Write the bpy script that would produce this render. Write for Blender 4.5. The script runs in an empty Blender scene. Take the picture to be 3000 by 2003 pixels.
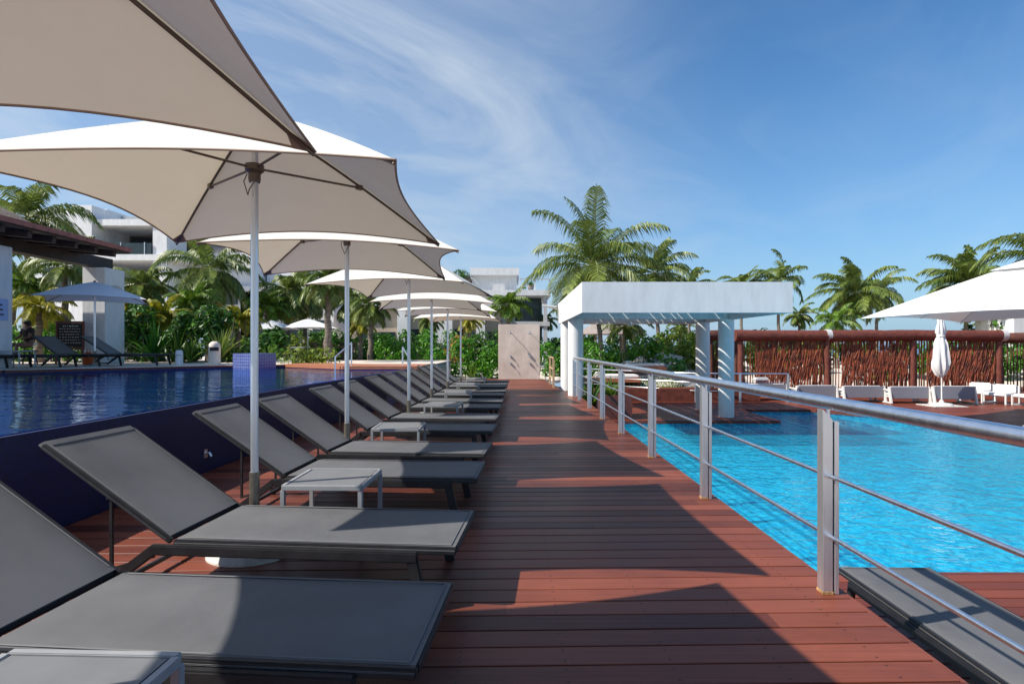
import bpy, bmesh, math, random
from mathutils import Vector, Matrix, noise
R = math.radians
S = bpy.context.scene
col = S.collection
# ------------------------------------------------------------------ camera
EYE = 1.4
cd = bpy.data.cameras.new('camera'); cam = bpy.data.objects.new('camera', cd); col.objects.link(cam)
cam.location = (0, 0, EYE); cam.rotation_euler = (R(90), 0, 0)
cd.lens = 20; cd.sensor_width = 36; cd.shift_y = 0.0040
cd.clip_start = 0.05; cd.clip_end = 5000
S.camera = cam
# ------------------------------------------------------------------ world
SUNV = Vector((-0.926, -0.30, 1.0)).normalized()
EL = math.asin(SUNV.z); AZ = math.atan2(SUNV.x, SUNV.y)
w = bpy.data.worlds.new('World'); S.world = w; w.use_nodes = True
nt = w.node_tree; nt.nodes.clear()
def N(t, ty, **k):
    n = t.nodes.new(ty)
    for a, b in k.items():
        if a.startswith('i_'):
            n.inputs[a[2:].replace('_', ' ')].default_value = b
        else: setattr(n, a, b)
    return n
out = N(nt, 'ShaderNodeOutputWorld'); bg = N(nt, 'ShaderNodeBackground'); bg.inputs[1].default_value = 0.083
sky = N(nt, 'ShaderNodeTexSky', sky_type='NISHITA', sun_disc=False, sun_elevation=EL, sun_rotation=AZ % (2*math.pi))
sky.air_density = 1.0; sky.dust_density = 0.0; sky.ozone_density = 3.0
tc = N(nt, 'ShaderNodeTexCoord')
sep = N(nt, 'ShaderNodeSeparateXYZ'); nt.links.new(tc.outputs['Generated'], sep.inputs[0])
def M(t, op, a, b=None, c=None, clamp=False):
    n = t.nodes.new('ShaderNodeMath'); n.operation = op; n.use_clamp = clamp
    for i, v in enumerate((a, b, c)):
        if v is None: continue
        if isinstance(v, (int, float)): n.inputs[i].default_value = v
        else: t.links.new(v, n.inputs[i])
    return n.outputs[0]
zz = M(nt, 'ADD', M(nt, 'MAXIMUM', sep.outputs[2], 0.0), 0.12)
px = M(nt, 'DIVIDE', sep.outputs[0], zz); py = M(nt, 'DIVIDE', sep.outputs[1], zz)
comb = N(nt, 'ShaderNodeCombineXYZ'); nt.links.new(px, comb.inputs[0]); nt.links.new(py, comb.inputs[1])
mr = N(nt, 'ShaderNodeMapping'); nt.links.new(comb.outputs[0], mr.inputs[0]); mr.inputs['Rotation'].default_value = (0, 0, R(38))
mp = N(nt, 'ShaderNodeMapping'); nt.links.new(mr.outputs[0], mp.inputs[0]); mp.inputs['Scale'].default_value = (1.0, 0.55, 1); mp.inputs['Location'].default_value = (3.3, 1.7, 0)
n1 = N(nt, 'ShaderNodeTexNoise', i_Scale=1.7, i_Detail=10.0, i_Roughness=0.56, i_Distortion=1.1); nt.links.new(mp.outputs[0], n1.inputs['Vector'])
n2 = N(nt, 'ShaderNodeTexNoise', i_Scale=0.6, i_Detail=4.0, i_Roughness=0.5); nt.links.new(mr.outputs[0], n2.inputs['Vector'])
f1 = M(nt, 'SMOOTH_MIN', M(nt, 'MULTIPLY', M(nt, 'SUBTRACT', n1.outputs[0], 0.42), 3.6, clamp=True), 1.0, 0.1)
f2 = M(nt, 'MULTIPLY', M(nt, 'SUBTRACT', n2.outputs[0], 0.30), 3.5, clamp=True)
# the cirrus veil lies over the left and the middle of the view, clear blue to the right
az = M(nt, 'DIVIDE', sep.outputs[0], M(nt, 'MAXIMUM', sep.outputs[1], 0.05))
side = M(nt, 'MULTIPLY', M(nt, 'SUBTRACT', M(nt, 'SUBTRACT', 0.60, az), M(nt, 'MULTIPLY', sep.outputs[2], 0.35)), 1.5, clamp=True)
side = M(nt, 'MULTIPLY', M(nt, 'MULTIPLY', side, side), M(nt, 'SUBTRACT', 3.0, M(nt, 'MULTIPLY', side, 2.0)))
fac = M(nt, 'MULTIPLY', M(nt, 'MULTIPLY', f1, M(nt, 'ADD', M(nt, 'MULTIPLY', f2, 0.75), 0.25)), M(nt, 'ADD', M(nt, 'MULTIPLY', side, 0.50), 0.12), clamp=True)
fac = M(nt, 'ADD', fac, M(nt, 'MULTIPLY', side, 0.30), clamp=True)
hs = N(nt, 'ShaderNodeHueSaturation', i_Saturation=1.22, i_Value=1.38); nt.links.new(sky.outputs[0], hs.inputs['Color'])
hz = M(nt, 'MULTIPLY', M(nt, 'POWER', M(nt, 'SUBTRACT', 1.0, M(nt, 'MAXIMUM', sep.outputs[2], 0.0)), 5.0), 0.92, clamp=True)
mh = N(nt, 'ShaderNodeMixRGB'); nt.links.new(hz, mh.inputs[0]); nt.links.new(hs.outputs[0], mh.inputs[1]); mh.inputs[2].default_value = (1.65, 3.55, 5.9, 1)
mx = N(nt, 'ShaderNodeMixRGB'); nt.links.new(fac, mx.inputs[0]); nt.links.new(mh.outputs[0], mx.inputs[1]); mx.inputs[2].default_value = (5.8, 6.6, 7.5, 1)
nt.links.new(mx.outputs[0], bg.inputs[0]); nt.links.new(bg.outputs[0], out.inputs[0])
# ------------------------------------------------------------------ sun
sd = bpy.data.lights.new('sun', 'SUN'); sd.energy = 5.0; sd.angle = R(0.55); sd.color = (1.0, 0.93, 0.83)
so = bpy.data.objects.new('sun', sd); col.objects.link(so); so.rotation_euler = SUNV.to_track_quat('Z', 'Y').to_euler(); so.location = (-20, -5, 30)
S.view_settings.view_transform = 'Standard'; S.view_settings.look = 'None'; S.view_settings.exposure = 0.42; S.view_settings.gamma = 1
S.cycles.max_bounces = 8; S.cycles.transparent_max_bounces = 16; S.cycles.sample_clamp_indirect = 6
S.cycles.caustics_reflective = False; S.cycles.caustics_refractive = False

# ------------------------------------------------------------------ materials
def newmat(name):
    m = bpy.data.materials.new(name); m.use_nodes = True; t = m.node_tree; t.nodes.clear()
    o = N(t, 'ShaderNodeOutputMaterial'); return m, t, o
def pmat(name, c, rough=0.6, metal=0.0, var=0.0, scale=4.0, bump=0.0, bscale=40.0, spec=0.5, c2=None, detail=5.0, coord='Object', stretch=None, transl=0.0, tcol=None):
    m, t, o = newmat(name)
    b = N(t, 'ShaderNodeBsdfPrincipled'); b.inputs['Roughness'].default_value = rough; b.inputs['Metallic'].default_value = metal
    b.inputs['Specular IOR Level'].default_value = spec
    b.inputs['Base Color'].default_value = (*c, 1)
    tcn = N(t, 'ShaderNodeTexCoord'); src = tcn.outputs[coord]
    if stretch:
        mpn = N(t, 'ShaderNodeMapping'); mpn.inputs['Scale'].default_value = stretch; t.links.new(src, mpn.inputs[0]); src = mpn.outputs[0]
    if var or c2:
        nn = N(t, 'ShaderNodeTexNoise', i_Scale=scale, i_Detail=detail, i_Roughness=0.62); t.links.new(src, nn.inputs['Vector'])
        rp = N(t, 'ShaderNodeValToRGB'); t.links.new(nn.outputs[0], rp.inputs[0])
        d = c2 if c2 else tuple(min(1, v*(1+var)) for v in c); a = c if c2 else tuple(v*(1-var) for v in c)
        rp.color_ramp.elements[0].position = 0.34; rp.color_ramp.elements[1].position = 0.66
        rp.color_ramp.elements[0].color = (*a, 1); rp.color_ramp.elements[1].color = (*d, 1)
        t.links.new(rp.outputs[0], b.inputs['Base Color'])
        if rough > 0.15:
            t.links.new(M(t, 'ADD', M(t, 'MULTIPLY', nn.outputs[0], 0.2), rough-0.1), b.inputs['Roughness'])
    if bump:
        bn = N(t, 'ShaderNodeTexNoise', i_Scale=bscale, i_Detail=3.0); t.links.new(src, bn.inputs['Vector'])
        bp = N(t, 'ShaderNodeBump', i_Strength=bump, i_Distance=0.02); t.links.new(bn.outputs[0], bp.inputs['Height']); t.links.new(bp.outputs[0], b.inputs['Normal'])
    if transl:
        tr = N(t, 'ShaderNodeBsdfTranslucent'); tr.inputs[0].default_value = (*(tcol or c), 1)
        ms = N(t, 'ShaderNodeMixShader'); ms.inputs[0].default_value = transl
        t.links.new(b.outputs[0], ms.inputs[1]); t.links.new(tr.outputs[0], ms.inputs[2]); t.links.new(ms.outputs[0], o.inputs[0])
    else: t.links.new(b.outputs[0], o.inputs[0])
    return m

def wood_deck_mat(name, a, b_, pitch, shear, rough=0.42):
    """boards run along X: every board its own tone, fine grain along it"""
    m, t, o = newmat(name); b = N(t, 'ShaderNodeBsdfPrincipled')
    g = N(t, 'ShaderNodeTexCoord'); s = N(t, 'ShaderNodeSeparateXYZ'); t.links.new(g.outputs['Object'], s.inputs[0])
    yy = M(t, 'SUBTRACT', s.outputs[1], M(t, 'MULTIPLY', s.outputs[0], shear))
    idx = M(t, 'FLOOR', M(t, 'DIVIDE', yy, pitch))
    wn = N(t, 'ShaderNodeTexWhiteNoise', noise_dimensions='2D'); cb = N(t, 'ShaderNodeCombineXYZ')
    t.links.new(idx, cb.inputs[0]); t.links.new(M(t, 'FLOOR', M(t, 'DIVIDE', M(t, 'ADD', s.outputs[0], M(t, 'MULTIPLY', idx, 1.37)), 6.5)), cb.inputs[1]); t.links.new(cb.outputs[0], wn.inputs['Vector'])
    mpn = N(t, 'ShaderNodeMapping'); mpn.inputs['Scale'].default_value = (1.4, 45, 20); t.links.new(g.outputs['Object'], mpn.inputs[0])
    gr = N(t, 'ShaderNodeTexNoise', i_Scale=1.0, i_Detail=7.0, i_Roughness=0.65); t.links.new(mpn.outputs[0], gr.inputs['Vector'])
    st = N(t, 'ShaderNodeTexNoise', i_Scale=0.9, i_Detail=6.0, i_Roughness=0.7); t.links.new(g.outputs['Object'], st.inputs['Vector'])
    f = M(t, 'ADD', M(t, 'MULTIPLY', wn.outputs[0], 0.38), M(t, 'ADD', M(t, 'MULTIPLY', gr.outputs[0], 0.42), M(t, 'MULTIPLY', st.outputs[0], 0.5)))
    rp = N(t, 'ShaderNodeValToRGB'); rp.color_ramp.elements[0].position = 0.38; rp.color_ramp.elements[1].position = 0.92
    rp.color_ramp.elements[0].color = (*a, 1); rp.color_ramp.elements[1].color = (*b_, 1); t.links.new(f, rp.inputs[0])
    # pale scuffs
    sp = N(t, 'ShaderNodeTexNoise', i_Scale=26.0, i_Detail=2.0); t.links.new(g.outputs['Object'], sp.inputs['Vector'])
    sf = M(t, 'MULTIPLY', M(t, 'SUBTRACT', sp.outputs[0], 0.74), 5.0, clamp=True)
    mm = N(t, 'ShaderNodeMixRGB'); t.links.new(sf, mm.inputs[0]); t.links.new(rp.outputs[0], mm.inputs[1]); mm.inputs[2].default_value = (0.30, 0.17, 0.13, 1)
    b.inputs['Specular IOR Level'].default_value = 0.22
    # screw heads: two per board on every joist
    fx = M(t, 'MULTIPLY', M(t, 'SUBTRACT', M(t, 'FRACT', M(t, 'DIVIDE', s.outputs[0], 0.47)), 0.5), 0.47)
    fy = M(t, 'SUBTRACT', M(t, 'ABSOLUTE', M(t, 'MULTIPLY', M(t, 'SUBTRACT', M(t, 'FRACT', M(t, 'DIVIDE', yy, pitch)), 0.5), pitch)), 0.045)
    dd = M(t, 'ADD', M(t, 'MULTIPLY', fx, fx), M(t, 'MULTIPLY', fy, fy))
    sc_ = M(t, 'LESS_THAN', dd, 0.0055**2)
    ms_ = N(t, 'ShaderNodeMixRGB'); t.links.new(sc_, ms_.inputs[0]); t.links.new(mm.outputs[0], ms_.inputs[1]); ms_.inputs[2].default_value = (0.02, 0.012, 0.01, 1)
    t.links.new(ms_.outputs[0], b.inputs['Base Color'])
    t.links.new(M(t, 'ADD', M(t, 'MULTIPLY', st.outputs[0], 0.30), rough-0.15), b.inputs['Roughness'])
    bp = N(t, 'ShaderNodeBump', i_Strength=0.25, i_Distance=0.004); t.links.new(gr.outputs[0], bp.inputs['Height']); t.links.new(bp.outputs[0], b.inputs['Normal'])
    t.links.new(b.outputs[0], o.inputs[0]); return m

def tile_mat(name, a, b_, size, grout=(0.1, 0.12, 0.2), rough=0.25, gw=0.08):
    m, t, o = newmat(name); b = N(t, 'ShaderNodeBsdfPrincipled'); g = N(t, 'ShaderNodeTexCoord')
    sc = N(t, 'ShaderNodeVectorMath', operation='SCALE'); sc.inputs['Scale'].default_value = 1/size; t.links.new(g.outputs['Object'], sc.inputs[0])
    of = N(t, 'ShaderNodeVectorMath', operation='ADD'); of.inputs[1].default_value = (0.37, 0.41, 0.43); t.links.new(sc.outputs[0], of.inputs[0])
    fl = N(t, 'ShaderNodeVectorMath', operation='FLOOR'); t.links.new(of.outputs[0], fl.inputs[0])
    wn = N(t, 'ShaderNodeTexWhiteNoise', noise_dimensions='3D'); t.links.new(fl.outputs[0], wn.inputs['Vector'])
    cl = N(t, 'ShaderNodeTexNoise', i_Scale=1.1, i_Detail=3.0); t.links.new(g.outputs['Object'], cl.inputs['Vector'])
    f = M(t, 'ADD', M(t, 'MULTIPLY', wn.outputs[0], 0.75), M(t, 'MULTIPLY', cl.outputs[0], 0.25))
    rp = N(t, 'ShaderNodeMixRGB'); t.links.new(f, rp.inputs[0]); rp.inputs[1].default_value = (*a, 1); rp.inputs[2].default_value = (*b_, 1)
    fr = N(t, 'ShaderNodeVectorMath', operation='FRACTION'); t.links.new(of.outputs[0], fr.inputs[0])
    # grout lines on X, Y and Z, ignoring the axis that is flat on the face
    s = N(t, 'ShaderNodeSeparateXYZ'); t.links.new(fr.outputs[0], s.inputs[0])
    gn = N(t, 'ShaderNodeNewGeometry'); sn = N(t, 'ShaderNodeSeparateXYZ'); t.links.new(gn.outputs['Normal'], sn.inputs[0])
    tot = None
    for i in range(3):
        e = M(t, 'LESS_THAN', s.outputs[i], gw)
        e = M(t, 'MULTIPLY', e, M(t, 'LESS_THAN', M(t, 'ABSOLUTE', sn.outputs[i]), 0.7))
        tot = e if tot is None else M(t, 'MAXIMUM', tot, e)
    mm = N(t, 'ShaderNodeMixRGB'); t.links.new(tot, mm.inputs[0]); t.links.new(rp.outputs[0], mm.inputs[1]); mm.inputs[2].default_value = (*grout, 1)
    t.links.new(mm.outputs[0], b.inputs['Base Color']); b.inputs['Roughness'].default_value = rough
    t.links.new(b.outputs[0], o.inputs[0]); return m

def water_mat(name, tint, scale, strength, rough=0.02, stretch=(1, 1, 1), gcol=(1, 1, 1), body=None, bf=0.25):
    m, t, o = newmat(name); g = N(t, 'ShaderNodeTexCoord')
    mpn = N(t, 'ShaderNodeMapping'); mpn.inputs['Scale'].default_value = stretch; t.links.new(g.outputs['Object'], mpn.inputs[0])
    a = N(t, 'ShaderNodeTexNoise', i_Scale=scale, i_Detail=3.0, i_Roughness=0.55, i_Distortion=0.6); t.links.new(mpn.outputs[0], a.inputs['Vector'])
    a2 = N(t, 'ShaderNodeTexNoise', i_Scale=scale*0.22, i_Detail=2.0, i_Distortion=1.2); t.links.new(mpn.outputs[0], a2.inputs['Vector'])
    hgt = M(t, 'ADD', M(t, 'MULTIPLY', a.outputs[0], M(t, 'ADD', M(t, 'MULTIPLY', a2.outputs[0], 1.6), 0.1)), M(t, 'MULTIPLY', a2.outputs[0], 1.5))
    bp = N(t, 'ShaderNodeBump', i_Strength=1.0, i_Distance=strength); t.links.new(hgt, bp.inputs['Height'])
    fr = N(t, 'ShaderNodeFresnel', i_IOR=1.33); t.links.new(bp.outputs[0], fr.inputs['Normal'])
    tr = N(t, 'ShaderNodeBsdfTransparent'); tr.inputs[0].default_value = (*tint, 1)
    gl = N(t, 'ShaderNodeBsdfGlossy'); gl.inputs['Roughness'].default_value = rough; gl.inputs[0].default_value = (*gcol, 1); t.links.new(bp.outputs[0], gl.inputs['Normal'])
    if body:
        df = N(t, 'ShaderNodeBsdfDiffuse'); df.inputs[0].default_value = (*body, 1)
        mb = N(t, 'ShaderNodeMixShader'); mb.inputs[0].default_value = bf; t.links.new(tr.outputs[0], mb.inputs[1]); t.links.new(df.outputs[0], mb.inputs[2]); tr = mb
    ms = N(t, 'ShaderNodeMixShader'); t.links.new(fr.outputs[0], ms.inputs[0]); t.links.new(tr.outputs[0], ms.inputs[1]); t.links.new(gl.outputs[0], ms.inputs[2])
    t.links.new(ms.outputs[0], o.inputs[0]); return m

def leaf_mat(name, a, b_, transl=0.35, scale=1.6, rough=0.5, tc_=None):
    m, t, o = newmat(name); b = N(t, 'ShaderNodeBsdfPrincipled'); b.inputs['Roughness'].default_value = rough
    g = N(t, 'ShaderNodeTexCoord'); nn = N(t, 'ShaderNodeTexNoise', i_Scale=scale, i_Detail=4.0, i_Roughness=0.7); t.links.new(g.outputs['Object'], nn.inputs['Vector'])
    gi = N(t, 'ShaderNodeNewGeometry')
    f = M(t, 'ADD', M(t, 'MULTIPLY', nn.outputs[0], 0.75), M(t, 'MULTIPLY', gi.outputs['Random Per Island'], 0.55))
    rp = N(t, 'ShaderNodeValToRGB'); rp.color_ramp.elements[0].position = 0.36; rp.color_ramp.elements[1].position = 0.95
    rp.color_ramp.elements[0].color = (*a, 1); rp.color_ramp.elements[1].color = (*b_, 1); t.links.new(f, rp.inputs[0])
    t.links.new(rp.outputs[0], b.inputs['Base Color'])
    tr = N(t, 'ShaderNodeBsdfTranslucent'); t.links.new(rp.outputs[0], tr.inputs[0])
    ms = N(t, 'ShaderNodeMixShader'); ms.inputs[0].default_value = transl; t.links.new(b.outputs[0], ms.inputs[1]); t.links.new(tr.outputs[0], ms.inputs[2]); t.links.new(ms.outputs[0], o.inputs[0])
    return m

SH = 0.022
MT = {}
MT['deck'] = wood_deck_mat('deck_wood', (0.052, 0.013, 0.009), (0.255, 0.074, 0.042), 0.156, SH)
MT['deck2'] = wood_deck_mat('lower_deck_wood', (0.10, 0.022, 0.013), (0.25, 0.064, 0.034), 0.156, 0)
MT['orange_wood'] = pmat('ledge_wood', (0.33, 0.11, 0.05), 0.5, c2=(0.48, 0.2, 0.1), scale=3, stretch=(1, 12, 12))
MT['dark_gap'] = pmat('deck_underlay', (0.02, 0.012, 0.012), 0.9)
MT['brown_wood'] = pmat('red_brown_timber', (0.085, 0.020, 0.013), 0.6, c2=(0.20, 0.052, 0.03), scale=5, stretch=(1, 8, 1), bump=0.4, bscale=30)
MT['stick'] = pmat('stick_wood', (0.075, 0.018, 0.010), 0.6, c2=(0.34, 0.085, 0.035), scale=3.0, bump=0.3)
MT['stick_dark'] = pmat('shade_toned_dark_wood', (0.06, 0.02, 0.014), 0.7, c2=(0.14, 0.05, 0.03), scale=4.0)  # darker copy of the stick wood, fence shade in the colour; also table tops
MT['beam_dark'] = pmat('dark_timber', (0.035, 0.02, 0.016), 0.6, var=0.4, scale=6)
MT['eave'] = pmat('eave_timber', (0.30, 0.10, 0.07), 0.6, var=0.3, scale=6)
MT['thatch'] = pmat('thatch', (0.12, 0.09, 0.07), 0.95, c2=(0.3, 0.24, 0.19), scale=12, bump=1.0, bscale=50, stretch=(1, 1, 6))
MT['sling'] = pmat('sling_mesh_fabric', (0.125, 0.127, 0.132), 0.6, var=0.17, scale=1.6, bump=0.35, bscale=900, spec=0.35)
MT['piping'] = pmat('grey_piping', (0.13, 0.132, 0.14), 0.7)
MT['frame'] = pmat('charcoal_powder_coat', (0.014, 0.014, 0.016), 0.5, var=0.25, scale=14, bump=0.05, bscale=300)
MT['table_frame'] = pmat('silver_grey_coat', (0.31, 0.315, 0.32), 0.4, var=0.06, scale=8)
MT['table_top'] = pmat('grey_table_panel', (0.17, 0.175, 0.18), 0.5, var=0.08, scale=5)
MT['steel'] = pmat('brushed_steel', (0.82, 0.84, 0.88), 0.30, metal=1.0, var=0.04, scale=20, bump=0.08, bscale=120, stretch=(1, 1, 0.1))
MT['alu'] = pmat('satin_aluminium', (0.66, 0.68, 0.71), 0.33, metal=0.8, var=0.05, scale=9, stretch=(6, 6, 0.6))
MT['alu_brown'] = pmat('brown_pole_sleeve', (0.22, 0.19, 0.15), 0.42, metal=0.7, var=0.45, scale=9, stretch=(4, 4, 1))  # mottled brown metal for the lower part of the pole
MT['rust'] = pmat('rust_stain', (0.45, 0.26, 0.1), 0.7, var=0.5, scale=30)
MT['white_base'] = pmat('white_enamel', (0.62, 0.6, 0.56), 0.45, var=0.16, scale=12)
MT['rib'] = pmat('bronze_rib', (0.15, 0.115, 0.085), 0.4, metal=0.4, var=0.2)
MT['hem'] = pmat('brown_hem_tape', (0.33, 0.24, 0.18), 0.9, var=0.1)
MT['canvas'] = pmat('cream_canvas', (0.77, 0.755, 0.69), 0.85, var=0.035, scale=2.2, bump=0.55, bscale=5, transl=0.21, tcol=(0.72, 0.61, 0.44))
MT['white_canvas'] = pmat('white_canvas', (0.83, 0.83, 0.83), 0.85, var=0.02, scale=2, transl=0.15, tcol=(0.6, 0.58, 0.55))
MT['shade_blue_canvas'] = pmat('shade_tinted_canvas', (0.76, 0.82, 0.92), 0.85, var=0.02, scale=2, transl=0.35)  # white canvas tinted blue, the shade is in the colour
MT['stucco'] = pmat('white_stucco', (0.71, 0.715, 0.715), 0.8, var=0.07, scale=2.2, stretch=(2, 2, 0.5), bump=0.15, bscale=160)
MT['stucco_grey'] = pmat('grey_stucco', (0.5, 0.5, 0.5), 0.85, var=0.08, scale=3, bump=0.2, bscale=100)
MT['tan'] = pmat('tan_stucco', (0.50, 0.40, 0.31), 0.85, var=0.12, scale=1.2)
MT['dark_glass'] = pmat('dark_window_glass', (0.03, 0.045, 0.05), 0.08, var=0.4, scale=0.6)
MT['dim_recess'] = pmat('recess_wall_painted_dim', (0.12, 0.10, 0.085), 0.9, var=0.3, scale=1.5)  # dimness of the balcony recess put into the wall colour
MT['roof_grey'] = pmat('grey_thatch_roof', (0.22, 0.18, 0.17), 0.9, c2=(0.34, 0.29, 0.27), scale=8, bump=0.8, bscale=30)
MT['stone'] = pmat('beige_travertine', (0.62, 0.52, 0.42), 0.6, c2=(0.84, 0.72, 0.61), scale=1.8, stretch=(1, 1, 0.7), bump=0.15, bscale=30)
MT['navy'] = tile_mat('navy_mosaic', (0.0, 0.004, 0.038), (0.0, 0.009, 0.085), 0.028, (0.001, 0.01, 0.08), 0.55)
MT['blue_tile'] = tile_mat('blue_mosaic', (0.05, 0.075, 0.24), (0.09, 0.13, 0.36), 0.085, (0.24, 0.28, 0.5), 0.25, 0.14)
MT['deep_tile'] = tile_mat('deep_blue_mosaic', (0.003, 0.05, 0.38), (0.01, 0.10, 0.60), 0.06, (0.02, 0.06, 0.18), 0.3)
MT['aqua'] = tile_mat('aqua_mosaic_painted_caustics', (0.0, 0.22, 0.55), (0.10, 0.85, 1.0), 0.06, (0.0, 0.6, 0.85), 0.4, 0.06)  # strong tile contrast paints the caustic speckle of the water into the floor
MT['aqua_deep'] = tile_mat('deep_aqua_mosaic', (0.0, 0.10, 0.28), (0.01, 0.24, 0.5), 0.05, (0.03, 0.25, 0.45), 0.4, 0.08)
MT['water'] = water_mat('clear_pool_water', (0.72, 0.97, 1.0), 9.0, 0.018, stretch=(1, 1.3, 1), gcol=(0.62, 0.92, 1.0), body=(0.0, 0.55, 0.88), bf=0.30)
MT['water_navy'] = water_mat('still_pool_water', (0.6, 0.85, 1.0), 3.6, 0.008, stretch=(0.6, 1.6, 1), gcol=(0.7, 0.85, 1.0), body=(0.005, 0.07, 0.36), bf=0.22)
MT['sea'] = pmat('sea_water', (0.03, 0.16, 0.28), 0.25, var=0.15, scale=0.05)
MT['sand'] = pmat('pale_sand', (0.52, 0.45, 0.37), 0.95, c2=(0.68, 0.61, 0.53), scale=1.5, bump=0.5, bscale=12)
MT['ground'] = pmat('sandy_turf', (0.05, 0.10, 0.02), 0.95, c2=(0.42, 0.35, 0.25), scale=0.45, bump=0.6, bscale=14)
MT['grass'] = leaf_mat('grass_blades', (0.05, 0.14, 0.015), (0.16, 0.28, 0.04), 0.3, 3)
MT['hedge'] = leaf_mat('glossy_hedge_leaves', (0.022, 0.12, 0.008), (0.14, 0.38, 0.02), 0.34, 0.9, 0.38)
MT['hedge_dark'] = leaf_mat('dark_shrub_leaves', (0.010, 0.05, 0.006), (0.09, 0.24, 0.02), 0.3, 0.8, 0.4)
MT['hedge_yellow'] = leaf_mat('yellow_green_leaves', (0.07, 0.14, 0.01), (0.26, 0.34, 0.03), 0.35, 1.2)
MT['palm'] = leaf_mat('palm_leaflets', (0.03, 0.08, 0.012), (0.27, 0.33, 0.07), 0.28, 0.8, 0.42)
MT['palm_bright'] = leaf_mat('bright_palm_leaflets', (0.04, 0.12, 0.01), (0.22, 0.34, 0.04), 0.35, 0.8)
MT['palm_yellow'] = leaf_mat('yellowing_palm_leaflets', (0.14, 0.19, 0.012), (0.55, 0.47, 0.05), 0.35, 0.8)
MT['flower'] = leaf_mat('orange_blossom', (0.3, 0.16, 0.02), (0.5, 0.28, 0.04), 0.3, 2)
MT['rachis'] = pmat('palm_rib', (0.22, 0.24, 0.07), 0.6, var=0.2)
MT['trunk'] = pmat('palm_bark', (0.10, 0.08, 0.06), 0.9, c2=(0.26, 0.22, 0.18), scale=3, stretch=(1, 1, 7), bump=1.0, bscale=14)
MT['coconut'] = pmat('coconut_husk', (0.25, 0.2, 0.05), 0.6, c2=(0.12, 0.2, 0.04), scale=3)
MT['soil'] = pmat('dark_soil', (0.04, 0.03, 0.02), 0.95, var=0.3, scale=8)
MT['dark_brown_wood'] = pmat('planter_wood', (0.12, 0.03, 0.022), 0.6, var=0.3, scale=6)  # dark brown timber of the planter and the pool edge
MT['cushion'] = pmat('white_cushion', (0.78, 0.77, 0.75), 0.9, var=0.03, scale=4, bump=0.3, bscale=60)
MT['weave'] = pmat('shade_grey_woven_panel', (0.22, 0.225, 0.27), 0.75, var=0.05, scale=60)  # white panels coloured bluish grey to give their backs shade
MT['white_metal'] = pmat('white_powder_coat', (0.72, 0.71, 0.68), 0.45, var=0.04, scale=8)
MT['beach_wood'] = pmat('pale_timber', (0.5, 0.36, 0.22), 0.6, var=0.15, scale=6)
MT['skin'] = pmat('skin', (0.20, 0.10, 0.065), 0.5, var=0.08)
MT['black_cloth'] = pmat('black_cloth', (0.012, 0.011, 0.012), 0.85, var=0.2, scale=6)
MT['white_cloth'] = pmat('white_towel', (0.6, 0.6, 0.62), 0.95, var=0.05, scale=8)
MT['chalk'] = pmat('chalk', (0.5, 0.48, 0.45), 0.9)
MT['blackboard'] = pmat('blackboard', (0.02, 0.013, 0.012), 0.7, var=0.3)
MT['orange_cloth'] = pmat('orange_cloth', (0.5, 0.1, 0.02), 0.9, var=0.1)
MT['black_mark'] = pmat('black_mark', (0.02, 0.02, 0.03), 0.6)

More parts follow.
